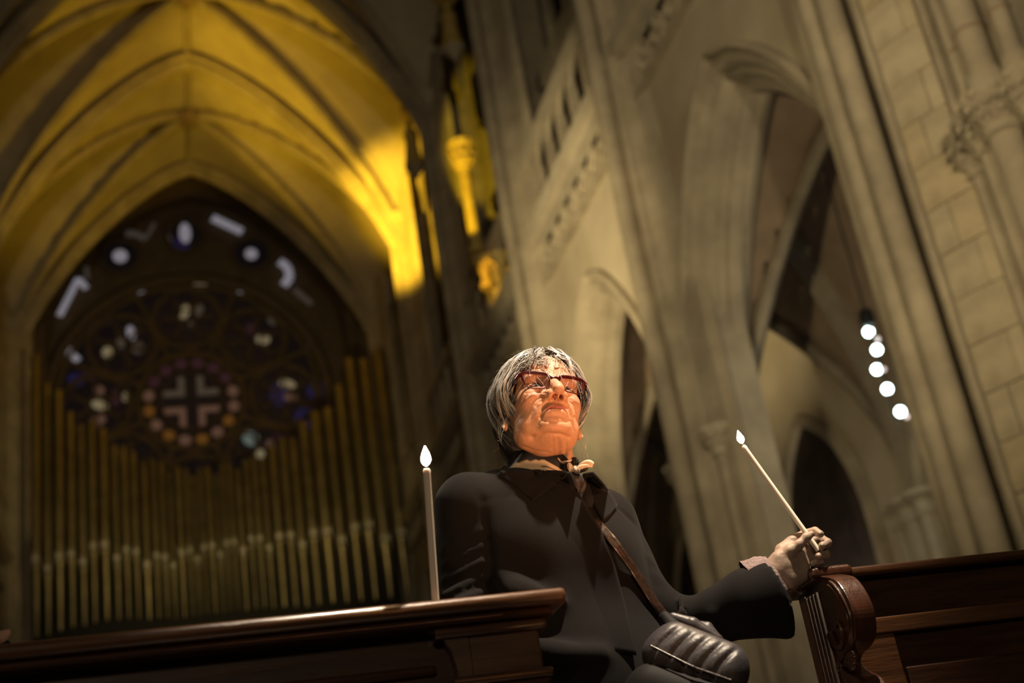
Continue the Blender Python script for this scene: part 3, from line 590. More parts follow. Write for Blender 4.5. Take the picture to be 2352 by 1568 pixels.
# ---- far pew (right)
def far_pew():
    q = PX(1845, 1345, 2.68); X0 = q[0]; Yf = q[1]; zt = PX(1975, 1300, 2.66)[2]
    t = empty('church_pew', (X0, Yf, 0), 'dark oak church pew at the right with carved scroll end under the woman\'s hand', 'pew', 'oak church pews')
    # scroll shaped end board, profile in Y-Z, extruded in X
    def atp(px, py): p = onX(px, py, X0); return p[1], p[2]
    rim = [(1918, 1322), (1950, 1328), (1968, 1345), (1984, 1372), (1996, 1402), (2002, 1440), (2000, 1470), (1988, 1492), (1972, 1508), (1968, 1530), (1990, 1548), (2012, 1560), (2030, 1590), (2034, 1640)]
    rs_ = []
    for i in range(len(rim)-1):
        a_, b_, c_, d_ = [np.array(rim[max(0, min(len(rim)-1, i+k))], float) for k in (-1, 0, 1, 2)]
        for u in (0, .25, .5, .75): rs_.append(tuple(.5*(2*b_+(c_-a_)*u+(2*a_-5*b_+4*c_-d_)*u*u+(3*b_-a_-3*c_+d_)*u**3)))
    rs_.append(rim[-1]); rimw = [atp(px-38, py) for px, py in rs_]
    prof = [(Yf, zt-.02)]+[(y, z) for y, z in rimw]+[(rimw[-1][0], .08), (Yf, .08)]
    T = .046; n = len(prof)
    v = [(X0, y, z) for y, z in prof]+[(X0+T, y, z) for y, z in prof]
    o = from_data('end_board', v, [tuple(range(n)), tuple(range(2*n-1, n-1, -1))]+[(i, n+i, n+(i+1) % n, (i+1) % n) for i in range(n)], M['oak_red'], t); bevel(o, .006, 3)
    # raised bead following the rim, carved volute and leaf on the outer face
    for off, r in ((.012, .0035), (.024, .0025)):
        MB().tube([(X0-.001, y+off, z-off*.3) for y, z in rimw[4:38]], r, 8).build('rim_bead', M['oak_red'], t, True)
    cy, cz = np.mean([p[0] for p in rimw[8:32]])+.05, np.mean([p[1] for p in rimw[8:32]])
    sp = [(X0-.003, cy+(.034-.003*i)*math.cos(-i*.55), cz+(.046-.0042*i)*math.sin(-i*.55)) for i in range(11)]
    MB().tube(sp, [.007-.0004*i for i in range(11)], 8).build('carved_volute', M['oak_red'], t, True)
    for k in range(5):
        a = .4+k*.5; c = Vector((X0-.002, cy+.03*math.cos(a+2), cz-.085+.028*math.sin(a)))
        v, f = sphere_pts(c, (.007, .016, .010)); from_data('carved_leaf', v, f, M['oak_red'], t, True)
    o = MB().box((X0-.004, Yf+.0, .1), (X0+T, Yf+.03, zt-.03)).build('back_stile', M['oak_red'], t); bevel(o, .003)
    for k in range(4):
        yy = Yf-.008-k*.016; MB().tube([(X0-.003, yy, .12), (X0-.003, yy, zt-.045)], .0055, 8).build('reed', M['oak_red'], t, True)
    # top rail with its wider end cap
    def nos(nm, xa, xb, ya_, yb, za, zb, rr, m='oak_red'):
        o = MB().box((xa, ya_, za), (xb, yb, zb)).build(nm, M[m], t, False); return bevel(o, rr, 4)
    nos('end_cap', X0-.022, X0+.075, Yf-.085, Yf+.035, zt-.026, zt+.002, .011)
    p0 = PX(1880, 1300, 2.62); 
    nos('cap_knob', X0-.022, X0+.03, Yf-.02, Yf+.055, zt-.036, zt-.010, .012)
    Yb = Yf-.055
    nos('top_rail', X0+.07, X0+2.6, Yb-.012, Yb+.05, zt-.022, zt-.002, .008, 'oak')
    MB().box((X0+T, Yb+.02, .1), (X0+2.6, Yb+.04, zt-.015)).build('back_board', M['oak_dark'], t)
    z1 = onY(2200, 1400, Yb)[2]; z2 = onY(2200, 1425, Yb)[2]
    nos('mid_rail', X0+T, X0+2.6, Yb, Yb+.03, z2-.008, z1+.004, .004, 'oak')
    xs_ = onY(2068, 1500, Yb)[0]
    nos('panel_stile', X0+T, xs_, Yb+.003, Yb+.03, .1, z2-.008, .003, 'oak')
    nos('panel_stile', X0+.95, X0+1.05, Yb+.003, Yb+.03, .1, z2-.008, .003, 'oak')
    nos('lower_panel', xs_+.012, X0+.94, Yb+.012, Yb+.03, .5, z2-.075, .004, 'oak_dark')
    nos('seat', X0+T, X0+2.6, Yb-.42, Yb+.02, .42, .455, .005, 'oak_dark')
    MB().box((X0+T, Yb-.4, 0), (X0+T+.04, Yb, .42)).box((X0+2.5, Yb-.4, 0), (X0+2.6, Yb, .42)).box((X0+T, Yb, 0), (X0+2.6, Yb+.04, .12)).build('base_board', M['oak_dark'], t)
    MB().box((X0-.03, Yf-.3, 0), (X0+T+.02, Yf+.05, .085)).build('end_foot', M['oak_dark'], t)
far_pew()
# ================================================================== SCULPTING: signed distance grids
class SDF:
    def __init__(s, lo, hi, dx):
        s.lo = np.array(lo, float); s.dx = dx; s.n = np.ceil((np.array(hi)-s.lo)/dx).astype(int)+1
        s.F = np.full(s.n, .05, np.float32)
        s.ax = [s.lo[i]+dx*np.arange(s.n[i]) for i in range(3)]
    def region(s, lo, hi):
        i0 = np.clip(np.floor((np.array(lo)-s.lo)/s.dx).astype(int), 0, s.n-1); i1 = np.clip(np.ceil((np.array(hi)-s.lo)/s.dx).astype(int)+1, 1, s.n)
        sl = tuple(slice(a, b) for a, b in zip(i0, i1)); X, Y, Zc = np.meshgrid(s.ax[0][sl[0]], s.ax[1][sl[1]], s.ax[2][sl[2]], indexing='ij', copy=False)
        return sl, X, Y, Zc
    def _op(s, sl, d, k, sub):
        a = s.F[sl]; d = d.astype(np.float32)
        if d.size == 0: return
        if not sub:
            h = np.maximum(k-np.abs(a-d), 0)/max(k, 1e-6); s.F[sl] = np.minimum(a, d)-h*h*k*.25
        else:
            d = -d; h = np.maximum(k-np.abs(a-d), 0)/max(k, 1e-6); s.F[sl] = np.maximum(a, d)+h*h*k*.25
    def ell(s, c, r, k=.01, rot=None, sub=False):
        c = np.array(c, float); r = np.array(r, float); m = r.max()+k+.03
        sl, X, Y, Zc = s.region(c-m, c+m); p = [X-c[0], Y-c[1], Zc-c[2]]
        if rot is not None: p = [rot[0][i]*p[0]+rot[1][i]*p[1]+rot[2][i]*p[2] for i in range(3)]
        q = np.sqrt((p[0]/r[0])**2+(p[1]/r[1])**2+(p[2]/r[2])**2); g = np.sqrt((p[0]/r[0]**2)**2+(p[1]/r[1]**2)**2+(p[2]/r[2]**2)**2)+1e-9
        s._op(sl, q*(q-1)/g, k, sub); return s
    def cap(s, a, b, ra, rb=None, k=.01, sub=False):
        a = np.array(a, float); b = np.array(b, float); rb = ra if rb is None else rb; m = max(ra, rb)+k+.02
        sl, X, Y, Zc = s.region(np.minimum(a, b)-m, np.maximum(a, b)+m); ab = b-a; L = ab@ab+1e-12
        t = np.clip(((X-a[0])*ab[0]+(Y-a[1])*ab[1]+(Zc-a[2])*ab[2])/L, 0, 1)
        d = np.sqrt((X-a[0]-t*ab[0])**2+(Y-a[1]-t*ab[1])**2+(Zc-a[2]-t*ab[2])**2)-(ra+(rb-ra)*t)
        s._op(sl, d, k, sub); return s
    def chain(s, pts, rs, k=.01, sub=False):
        rs = rs if hasattr(rs, '__len__') else [rs]*len(pts)
        for i in range(len(pts)-1): s.cap(pts[i], pts[i+1], rs[i], rs[i+1], k, sub)
        return s
    def halfspace(s, p, n, lo=None, hi=None): # keep the side the normal points away from
        n = np.array(n, float)/np.linalg.norm(n); sl, X, Y, Zc = s.region(s.lo if lo is None else lo, s.lo+s.dx*s.n if hi is None else hi)
        s.F[sl] = np.maximum(s.F[sl], ((X-p[0])*n[0]+(Y-p[1])*n[1]+(Zc-p[2])*n[2]).astype(np.float32)); return s
    def groove(s, pts, amp, w, wt=(1, .35, 1)):   # push the surface in (amp > 0) or out (amp < 0) along a line
        wt = np.array(wt); pts = [np.array(p, float) for p in pts]; m = 3*w
        lo = np.min(pts, 0)-m/wt; hi = np.max(pts, 0)+m/wt; sl, X, Y, Zc = s.region(lo, hi); best = None
        if X.size == 0: return s
        for a, b in zip(pts[:-1], pts[1:]):
            ab = (b-a)*wt; L = ab@ab+1e-12; x, y, z = (X-a[0])*wt[0], (Y-a[1])*wt[1], (Zc-a[2])*wt[2]
            t = np.clip((x*ab[0]+y*ab[1]+z*ab[2])/L, 0, 1); d = (x-t*ab[0])**2+(y-t*ab[1])**2+(z-t*ab[2])**2
            best = d if best is None else np.minimum(best, d)
        s.F[sl] += (amp*np.exp(-best/(w*w))).astype(np.float32); return s
    def mesh(s):                              # surface nets
        F = s.F; n = np.array(F.shape); I = F < 0
        cnt = np.zeros(n-1, np.int8); 
        for a in (0, 1):
            for b in (0, 1):
                for c in (0, 1): cnt += I[a:n[0]-1+a, b:n[1]-1+b, c:n[2]-1+c]
        act = (cnt > 0) & (cnt < 8); idx = -np.ones(n-1, np.int64); ai = np.argwhere(act); idx[act] = np.arange(len(ai))
        P = np.zeros((len(ai), 3)); W_ = np.zeros(len(ai)); cor = [(a, b, c) for a in (0, 1) for b in (0, 1) for c in (0, 1)]
        for u in cor:
            for ax in range(3):
                if u[ax]: continue
                v_ = list(u); v_[ax] = 1
                f0 = F[ai[:, 0]+u[0], ai[:, 1]+u[1], ai[:, 2]+u[2]]; f1 = F[ai[:, 0]+v_[0], ai[:, 1]+v_[1], ai[:, 2]+v_[2]]
                c = (f0 < 0) != (f1 < 0); t = np.where(c, f0/np.where(f0 == f1, 1, f0-f1), 0)
                q = np.tile(np.array(u, float), (len(ai), 1)); q[:, ax] += t; P += q*c[:, None]; W_ += c
        P = (ai+P/W_[:, None])*s.dx+s.lo; Q = []
        for ax in range(3):
            b, c = [(1, 2), (2, 0), (0, 1)][ax]; sh = [slice(None)]*3; sh2 = [slice(None)]*3; sh[ax] = slice(0, -1); sh2[ax] = slice(1, None)
            A = I[tuple(sh)]; B = I[tuple(sh2)]; e = np.argwhere(A != B); e = e[(e[:, b] > 0) & (e[:, c] > 0) & (e[:, b] < n[b]-1) & (e[:, c] < n[c]-1)]
            s0 = A[e[:, 0], e[:, 1], e[:, 2]]; g = []
            for db, dc in ((1, 1), (0, 1), (0, 0), (1, 0)):
                q = e.copy(); q[:, b] -= db; q[:, c] -= dc; g.append(idx[q[:, 0], q[:, 1], q[:, 2]])
            g = np.stack(g, 1); g[~s0] = g[~s0][:, ::-1]; Q.append(g)
        return P, np.concatenate(Q)
def fast_mesh(name, P, Q, m, parent=None, cols=None):
    me = bpy.data.meshes.new(name); nv, nf = len(P), len(Q)
    me.vertices.add(nv); me.vertices.foreach_set('co', np.asarray(P, np.float32).ravel()); k = Q.shape[1]
    me.loops.add(nf*k); me.loops.foreach_set('vertex_index', Q.astype(np.int32).ravel()); me.polygons.add(nf)
    me.polygons.foreach_set('loop_start', np.arange(0, nf*k, k, dtype=np.int32)); me.polygons.foreach_set('loop_total', np.full(nf, k, np.int32))
    me.polygons.foreach_set('use_smooth', np.ones(nf, bool)); me.update(calc_edges=True); me.validate()
    if cols is not None:
        a = me.color_attributes.new('Col', 'FLOAT_COLOR', 'POINT'); c = np.ones((nv, 4), np.float32); c[:, :3] = cols; a.data.foreach_set('color', c.ravel())
    return mesh_obj(name, me, m, parent)

# person frame: x right, h ahead of the camera, z up  <->  world
B3 = np.stack([Rt, Fh, Zv], 1); O3 = np.array([CAM[0], CAM[1], 0])
def toW(p): return O3+np.asarray(p) @ B3.T
def LP(px, py, h): p = PX(px, py, h)-O3; return np.array([p@Rt, p@Fh, p[2]])
woman = empty('person', toW((.1, 2.62, 0)), 'grey-haired woman in black coat and red-framed glasses gazing up, holding a candle', 'person')

# ------------------------------------------------------------------ head pose
def eul(a, b, c):
    ca, sa, cb, sb, cc, sc = math.cos(a), math.sin(a), math.cos(b), math.sin(b), math.cos(c), math.sin(c)
    return np.array([[ca, -sa, 0], [sa, ca, 0], [0, 0, 1]]) @ np.array([[1, 0, 0], [0, cb, -sb], [0, sb, cb]]) @ np.array([[cc, 0, sc], [0, 1, 0], [-sc, 0, cc]])
HR = eul(3.533, .291, -.181); HP = np.array([.037, 2.551, 1.487])
def h2w(p): return toW(np.asarray(p) @ HR.T+HP)
def w2h(p): return (np.asarray(p)-HP) @ HR      # person frame -> head frame
g = SDF((-.125, -.20, -.24), (.125, .15, .16), .0016)
sm = (1, -1)
g.ell((0, -.014, .036), (.077, .096, .083), .02); g.ell((0, .012, -.028), (.066, .074, .082), .03)
g.ell((0, .026, -.066), (.049, .050, .038), .025); g.ell((0, .052, -.092), (.030, .026, .018), .02)
g.ell((0, .052, .045), (.058, .035, .045), .03)
for s_ in sm:
    g.ell((s_*.044, .014, -.076), (.016, .034, .020), .025)      # jowl
    g.ell((s_*.043, .055, -.026), (.020, .024, .022), .022)      # cheek
    g.ell((s_*.030, .072, .018), (.024, .014, .009), .014)       # brow
    g.ell((s_*.0315, .094, -.001), (.0175, .018, .012), .014, sub=True)
    g.ell((s_*.0315, .0655, -.001), (.0175, .0165, .0155), .006)  # eyeball with lids
# muzzle, lips, chin
g.ell((0, .064, -.062), (.027, .026, .024), .02)
g.ell((0, .0665, -.093), (.021, .017, .014), .016)
for s_ in sm:
    g.chain([(0, .0905, -.0655), (s_*.009, .0900, -.0645), (s_*.018, .0845, -.0685), (s_*.024, .077, -.0735)], [.0032, .0034, .003, .0015], .008)
    g.chain([(0, .0890, -.0742), (s_*.010, .0870, -.0748), (s_*.018, .082, -.0745), (s_*.024, .077, -.0742)], [.0042, .0042, .003, .0015], .009)
    g.groove([(0, .093, -.0697), (s_*.012, .0915, -.0692), (s_*.020, .0865, -.0722), (s_*.027, .078, -.0775)], .0034, .0018, (1, .3, 1))
    g.groove([(s_*.030, .085, -.046), (s_*.039, .078, -.058), (s_*.041, .070, -.072)], -.0018, .0050)
    g.groove([(s_*.050, .06, .004), (s_*.058, .05, .008)], .001, .0016); g.groove([(s_*.050, .06, -.002), (s_*.058, .05, -.004)], .001, .0016)
    g.chain([(s_*.020, .082, -.0115), (s_*.031, .084, -.0150), (s_*.043, .077, -.0120)], [.0026, .0032, .0026], .006)
    g.chain([(s_*.016, .082, .020), (s_*.030, .085, .024), (s_*.046, .075, .019)], [.003, .004, .003], .010)
# nose
g.chain([(0, .082, .014), (0, .094, -.006), (0, .105, -.022), (0, .113, -.034)], [.0075, .0078, .0092, .0105], .012)
g.ell((0, .1135, -.036), (.0108, .0095, .0095), .006)
for s_ in sm:
    g.ell((s_*.0135, .100, -.0415), (.0070, .0110, .0088), .005); g.ell((s_*.016, .088, -.036), (.010, .014, .013), .01)
for s_ in sm: g.cap((s_*.0070, .1065, -.053), (s_*.0085, .0985, -.038), .0042, .0034, .002, True); g.cap((s_*.0078, .0995, -.054), (s_*.0088, .095, -.038), .0042, .0034, .002, True)
g.ell((0, .102, -.047), (.0028, .010, .005), .003)
g.chain([(0, .0985, -.050), (0, .0965, -.058)], [.0016, .0022], .004, True)      # philtrum
# open eyes between lids
for s_ in sm: g.ell((s_*.0315, .086, .0002), (.0148, .014, .0086), .0018, sub=True); g.groove([(s_*.019, .08, .003), (s_*.0315, .083, .0095), (s_*.045, .076, .004)], .0016, .0014)
# ears
for s_ in sm:
    g.ell((s_*.077, -.012, -.012), (.0065, .020, .031), .006); g.ell((s_*.083, -.016, -.003), (.004, .017, .022), .004); g.ell((s_*.088, -.008, -.012), (.006, .008, .014), .003, sub=True)
    g.ell((s_*.078, -.006, -.046), (.006, .010, .013), .005)
# neck: in the person frame, carried into the head frame
nk = [w2h(p) for p in (LP(1240, 985, 2.610), LP(1247, 1045, 2.622), LP(1258, 1110, 2.65), LP(1265, 1160, 2.68))]
g.chain(nk, [.058, .059, .062, .075], .018)
P, Q = g.mesh()
# wrinkles and creases pressed into the face and neck surface
def pix(Wp):
    v = Wp-CAM; zc = v@Fv; a = (v@camx)/zc*FPX; b = (v@camy)/zc*FPX; return 1176+a, 784-b
def vnormals(P, Q):
    n = np.cross(P[Q[:, 2]]-P[Q[:, 0]], P[Q[:, 3]]-P[Q[:, 1]]); N = np.zeros_like(P)
    for k in range(4): np.add.at(N, Q[:, k], n)
    return N/(np.linalg.norm(N, axis=1)[:, None]+1e-12)
Wp = toW(P @ HR.T+HP); pxx, pyy = pix(Wp); NV = vnormals(Wp, Q); fac = -np.sum(NV*((Wp-CAM)/np.linalg.norm(Wp-CAM, axis=1)[:, None]), 1); ok = np.clip(fac*4, 0, 1)*(P[:, 1] > -.03)
disp = np.zeros(len(P))
def crease(pts, amp, w):                         # amp in mm (positive presses in), w in px
    best = np.full(len(P), 1e9)
    for (x0, y0), (x1, y1) in zip(pts[:-1], pts[1:]):
        dx_, dy_ = x1-x0, y1-y0; t = np.clip(((pxx-x0)*dx_+(pyy-y0)*dy_)/(dx_*dx_+dy_*dy_), 0, 1); best = np.minimum(best, (pxx-x0-t*dx_)**2+(pyy-y0-t*dy_)**2)
    disp[:] -= amp*.001*np.exp(-best/(w*w))*ok
crease([(1259, 921), (1253, 929), (1245, 941), (1240, 955)], 2.6, 4.0); crease([(1248, 922), (1240, 933), (1234, 948)], -1.3, 4.5)
crease([(1243, 953), (1241, 963), (1237, 975)], 1.7, 3.2)
crease([(1297, 923), (1304, 937), (1310, 952), (1311, 965)], 2.4, 3.6); crease([(1304, 923), (1312, 938), (1317, 952)], -1.2, 3.6)
crease([(1310, 967), (1316, 978), (1318, 988)], 1.6, 3.0)
crease([(1298, 911), (1313, 920), (1322, 933), (1324, 946)], 1.2, 2.6)
crease([(1207, 903), (1226, 900), (1256, 903)], 1.3, 2.4); crease([(1214, 908), (1234, 905), (1252, 906)], -1.0, 2.6)
crease([(1200, 922), (1206, 911), (1219, 905)], 1.3, 2.6); crease([(1222, 924), (1231, 915), (1244, 911), (1256, 909)], 1.4, 2.6); crease([(1230, 933), (1237, 923), (1247, 919)], 1.2, 2.8)
crease([(1211, 918), (1222, 910)], -1.0, 3.0); crease([(1238, 929), (1247, 925)], -.9, 3.0)
crease([(1246, 964), (1265, 967), (1282, 968), (1303, 968)], 1.5, 4.2); crease([(1246, 977), (1266, 982), (1288, 983), (1306, 980)], -1.5, 7.5)
crease([(1222, 1004), (1234, 1003), (1246, 998), (1264, 996), (1289, 998), (1308, 1004)], 3.2, 5.0)
crease([(1190, 985), (1205, 1000), (1224, 1008)], 1.2, 6.0); crease([(1196, 968), (1214, 985), (1232, 994)], -1.2, 8.0)
crease([(1269, 1004), (1271, 1044)], .7, 3.2); crease([(1281, 1006), (1284, 1050)], 1.1, 3.2); crease([(1302, 1004), (1299, 1055)], 1.4, 3.4); crease([(1291, 1006), (1292, 1052)], -1.3, 4.0); crease([(1195, 1022), (1225, 1034), (1262, 1040)], 1.2, 3.5)
for dy_ in (0, 5.5, 11, 17): crease([(1226, 853-dy_), (1242, 849-dy_), (1258, 852-dy_), (1270, 858-dy_)], .8, 1.9)
crease([(1250, 950), (1262, 942), (1279, 939), (1296, 943), (1304, 951)], -.0, 3)
P = P+((NV @ B3) @ HR)*disp[:, None]
Nn = np.sin(P[:, 0]*310)*np.sin(P[:, 1]*270+1)*np.sin(P[:, 2]*290+2)
cols = np.tile(np.array([.66, .335, .195]), (len(P), 1)); cols *= (1+.05*Nn)[:, None]
def blend(mask, c): 
    global cols
    mask = np.clip(mask, 0, 1)[:, None]; cols = cols*(1-mask)+np.array(c)*mask
def gs(c, r): return np.exp(-(((np.abs(P[:, 0])-c[0])/r[0])**2+((P[:, 1]-c[1])/r[1])**2+((P[:, 2]-c[2])/r[2])**2))
lipz = -.0682-.28*np.maximum(np.abs(P[:, 0])-.01, 0)
lip = np.clip(1.25-((P[:, 0]/.0235)**4+((P[:, 2]-lipz)/.0042)**4), 0, 1)*(P[:, 1] > .076)
blend(lip*.9, (.42, .09, .08)); blend(gs((.045, .06, -.03), (.022, .03, .02))*.35, (.66, .27, .17)); blend(gs((0, .113, -.04), (.014, .014, .012))*.3, (.66, .26, .17))
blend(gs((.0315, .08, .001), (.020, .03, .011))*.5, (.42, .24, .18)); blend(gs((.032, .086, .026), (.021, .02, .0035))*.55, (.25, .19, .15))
for c, r_ in (((.057, .022, -.072), .006), ((.040, .045, -.085), .004), ((.062, .0, -.05), .005), ((.05, .05, -.055), .003)): blend(gs(c, (r_, r_*1.6, r_))*(P[:, 0] > 0)*.6, (.36, .15, .09))
Pw = toW(P @ HR.T+HP)
# lower body: simple continuous figure under the clothes
LS_ = LP(1392, 1196, 2.69)
lb = SDF((-.26, 2.3, -.01), (.62, 2.9, 1.36), .016)
lb.cap(LP(1262, 1160, 2.68), (.05, 2.66, 1.05), .06, .08, .05).cap((.05, 2.66, 1.05), (.1, 2.66, .86), .08, .09, .05)
for dx_ in (-.09, .09): lb.chain([(.1+dx_, 2.64, .85), (.1+dx_, 2.61, .47), (.1+dx_, 2.65, .08)], [.085, .055, .035], .03); lb.cap((.1+dx_, 2.66, .04), (.11+dx_, 2.52, .03), .035, .03, .02)
lb.chain([LS_, LP(1445, 1300, 2.70), LP(1510, 1400, 2.68), LP(1590, 1421, 2.66), LP(1690, 1392, 2.63), LP(1770, 1335, HC+.01)], [.034, .03, .026, .022, .022, .026], .02); lb.chain([LP(1075, 1150, 2.52), LP(1065, 1400, 2.54), LP(1170, 1500, 2.38)], [.038, .034, .026], .02)
P2, Q2 = lb.mesh(); P2w = toW(P2)

# ------------------------------------------------------------------ left hand, gripping the candle
hg = SDF(LP(1735, 1390, HC)-np.array([0, .07, .01]), LP(1925, 1195, HC)+np.array([.01, .10, .02]), .0013)
def H(px, py, dh=0): return LP(px, py, HC+dh)
hg.chain([H(1752, 1342, .012), H(1782, 1316, .01), H(1800, 1300, .008)], [.026, .024, .026], .012)                 # wrist
hg.chain([H(1792, 1296, .01), H(1822, 1275, .018), H(1848, 1258, .028)], [.024, .022, .016], .014)             # palm, thumb side
hg.chain([H(1800, 1318, .014), H(1838, 1300, .026), H(1862, 1288, .034)], [.024, .019, .014], .014)            # palm, little-finger side
hg.chain([H(1812, 1332, .008), H(1846, 1318, .016)], [.020, .014], .014)
hg.chain([H(1790, 1281, -.002), H(1815, 1265, -.008), H(1836, 1250, -.012), H(1852, 1234, -.012), H(1864, 1226, -.010)], [.014, .0115, .0085, .0078, .0062], .008)   # thumb
fing = [[(1822, 1243, .022), (1848, 1226, .022), (1872, 1220, .010), (1884, 1226, .000)], [(1852, 1252, .036), (1884, 1236, .032), (1900, 1246, .012), (1889, 1253, -.002)],
        [(1858, 1270, .038), (1886, 1256, .036), (1897, 1272, .014), (1880, 1277, .000)], [(1852, 1290, .036), (1876, 1280, .034), (1884, 1290, .014), (1866, 1294, .002)]]
fr = [[.0115, .0092, .0088, .0076], [.0115, .0095, .0090, .0080], [.011, .009, .0082, .0070], [.010, .008, .0070, .0060]]
for F_, r_ in zip(fing, fr): hg.chain([H(*p) for p in F_], r_, .0035)
hg.chain([H(1795, 1262, .018), H(1822, 1243, .022)], [.013, .0115], .012)
hg.cap(H(1815, 1264, -.012), H(1842, 1238, -.002), .0022, .0022, .006, True)
P3, Q3 = hg.mesh(); P3w = toW(P3)
c3 = np.tile(np.array([.38, .275, .215]), (len(P3), 1))*(1+.06*np.sin(P3[:, 0]*400)*np.sin(P3[:, 2]*380))[:, None]
allP = np.concatenate([Pw, P2w, P3w]); allQ = np.concatenate([Q, Q2+len(Pw), Q3+len(Pw)+len(P2w)])
allC = np.concatenate([cols, np.tile(np.array([.5, .3, .2]), (len(P2w), 1)), c3])
body = fast_mesh('body', allP, allQ, M['skin'], woman, allC)
for F_, r_ in list(zip(fing, fr)):                # nails
    a, b = toW(H(*F_[3])), toW(H(*F_[2])); d = Vector(tuple(a-b)).normalized()
    c = Vector(tuple(a))-Vector(tuple(Fh))*r_[3]*.75; v, f = sphere_pts(c, (.0042, .002, .0034), 8, 6); from_data('fingernail', v, f, M['pearl'] if False else M['glove'], body, True, np.tile(np.array([.5, .42, .36]), (len(v), 1)))

# eyes
for s_ in sm:
    c = np.array((s_*.0315, .0655, -.0005)); nu, nv = 28, 20; V = []; Cc = []; look = np.array((-.10, 1, .22)); look /= np.linalg.norm(look)
    for i in range(nv+1):
        th = PI*i/nv
        for j in range(nu):
            ph = 2*PI*j/nu; d = np.array((math.sin(th)*math.cos(ph), math.cos(th), math.sin(th)*math.sin(ph)))
            V.append(c+d*np.array((.0135, .0142, .0135))); an = math.acos(max(-1, min(1, d@look)))
            Cc.append((.01, .01, .012) if an < .20 else (.10, .13, .15) if an < .46 else (.05, .06, .07) if an < .52 else (.55, .48, .45))
    F_ = [(i*nu+j, i*nu+(j+1) % nu, (i+1)*nu+(j+1) % nu, (i+1)*nu+j) for i in range(nv) for j in range(nu)]
    e = from_data('eye', h2w(V), F_, mat('eye_surface', (.5, .5, .5), .08, attr='Col', coat=.8), body, True, Cc); e['label'] = 'grey-blue eye'

# ------------------------------------------------------------------ glasses
gl = empty('glasses', woman.location, None); gl.name = 'glasses'; gl.parent = woman; gl.matrix_parent_inverse = Matrix.Translation(woman.location).inverted()
def lens_outline(s_):
    pts = [(-.0245, .0085), (-.018, .0135), (-.004, .0160), (.012, .0175), (.026, .0180), (.0325, .0150), (.0305, .004), (.0255, -.010), (.016, -.0165), (.002, -.0175), (-.012, -.0165), (-.021, -.0125), (-.0245, -.003)]
    out = []; n = len(pts)
    for i in range(n):
        p0, p1, p2, p3 = [np.array(pts[(i+k) % n]) for k in (-1, 0, 1, 2)]
        for t in (0, .34, .67): out.append(.5*((2*p1)+(-p0+p2)*t+(2*p0-5*p1+4*p2-p3)*t*t+(-p0+3*p1-3*p2+p3)*t**3))
    return [np.array((s_*(.0340+x*.97), .0995-.010*((.0345+x)/.065)**2-.0035+z*.10, -.0012+z*1.12)) for x, z in out]
def lens_r(z): return .0012+.0026*np.clip((z+.010)/.026, 0, 1)
for s_ in sm:
    L = lens_outline(s_); L2 = L+[L[0]]
    MB().tube(h2w(L2), [lens_r(p[2]) for p in L2], 8, False).build('lens_rim', M['frame'], gl, True)
    cen = np.mean(L, 0); v = [cen]+L; from_data('lens', h2w(v), [(0, i+1, (i+1) % len(L)+1) for i in range(len(L))], M['lens'], gl)
    # hinge corner and temple
    MB().tube(h2w([(s_*.0645, .0875, .0155), (s_*.0705, .083, .0150), (s_*.0735, .074, .0135)]), [.0042, .0044, .0035], 8).build('end_piece', M['frame'], gl, True)
    v, f = sphere_pts(h2w((s_*.0715, .0855, .0155)), (.0012, .0012, .0022), 8, 6); from_data('rivet', v, f, M['metal'], gl, True)
    tp = h2w([(s_*.0735, .075, .0135), (s_*.0775, .045, .011), (s_*.081, .01, .006), (s_*.082, -.012, -.004), (s_*.080, -.028, -.02)])
    up = (h2w((0, 0, 1))-h2w((0, 0, 0))); mb = MB(); rings = []
    for p, hgt in zip(tp, (.0055, .0045, .003, .0025, .003)):
        lat = (h2w((1, 0, 0))-h2w((0, 0, 0)))*.0012; rings.append([p+up*hgt+lat, p+up*hgt-lat, p-up*hgt-lat, p-up*hgt+lat])
    mb.sweep(rings, True).build('temple_arm', M['temple'], gl)
MB().tube(h2w([(-.0115, .0955, .0085), (-.006, .0985, .0075), (0, .0995, .0072), (.006, .0985, .0075), (.0115, .0955, .0085)]), [.0034, .0028, .0026, .0028, .0034], 8).build('bridge', M['frame'], gl, True)
for s_ in sm: v, f = sphere_pts(h2w((s_*.011, .092, -.006)), (.0016, .0025, .004), 8, 6); from_data('nose_pad', v, f, M['lens'], gl, True)
for s_ in sm: v, f = sphere_pts(h2w((s_*.083, -.004, -.050)), (.0046,)*3, 12, 8); from_data('pearl_earring', v, f, M['pearl'], woman, True)

# ------------------------------------------------------------------ hair
env_c = np.array([0, -.016, .030])
def hair_env(th, az, lift=0):                    # th polar from the parting, az azimuth (0 = forward)
    rx_, ry_, rz_ = .0895+lift, .110+lift, .100+lift
    d = np.array([math.sin(th)*math.sin(az), math.sin(th)*math.cos(az), math.cos(th)])
    ti = -.30; d = np.array([d[0], d[1]*math.cos(ti)-d[2]*math.sin(ti), d[1]*math.sin(ti)+d[2]*math.cos(ti)])
    if d[0] < 0: rx_ -= .007
    return env_c+d*np.array([rx_, ry_, rz_])
cap_ = SDF((-.12, -.16, -.13), (.12, .13, .15), .004)
cap_.ell((0, -.024, .024), (.078, .090, .080), .01); cap_.ell((0, -.050, -.02), (.070, .056, .06), .03)
cap_.halfspace((0, .052, .05), (0, 1, -.45)); cap_.halfspace((0, .03, -.08), (0, .35, -1))
cap_.ell((0, .075, -.02), (.066, .085, .098), .01, sub=True)
Pc, Qc = cap_.mesh(); fast_mesh('hair_base', toW(Pc @ HR.T+HP), Qc, M['scalp'], woman)
HV_, HF_, HCc = [], [], []; NS = 3400
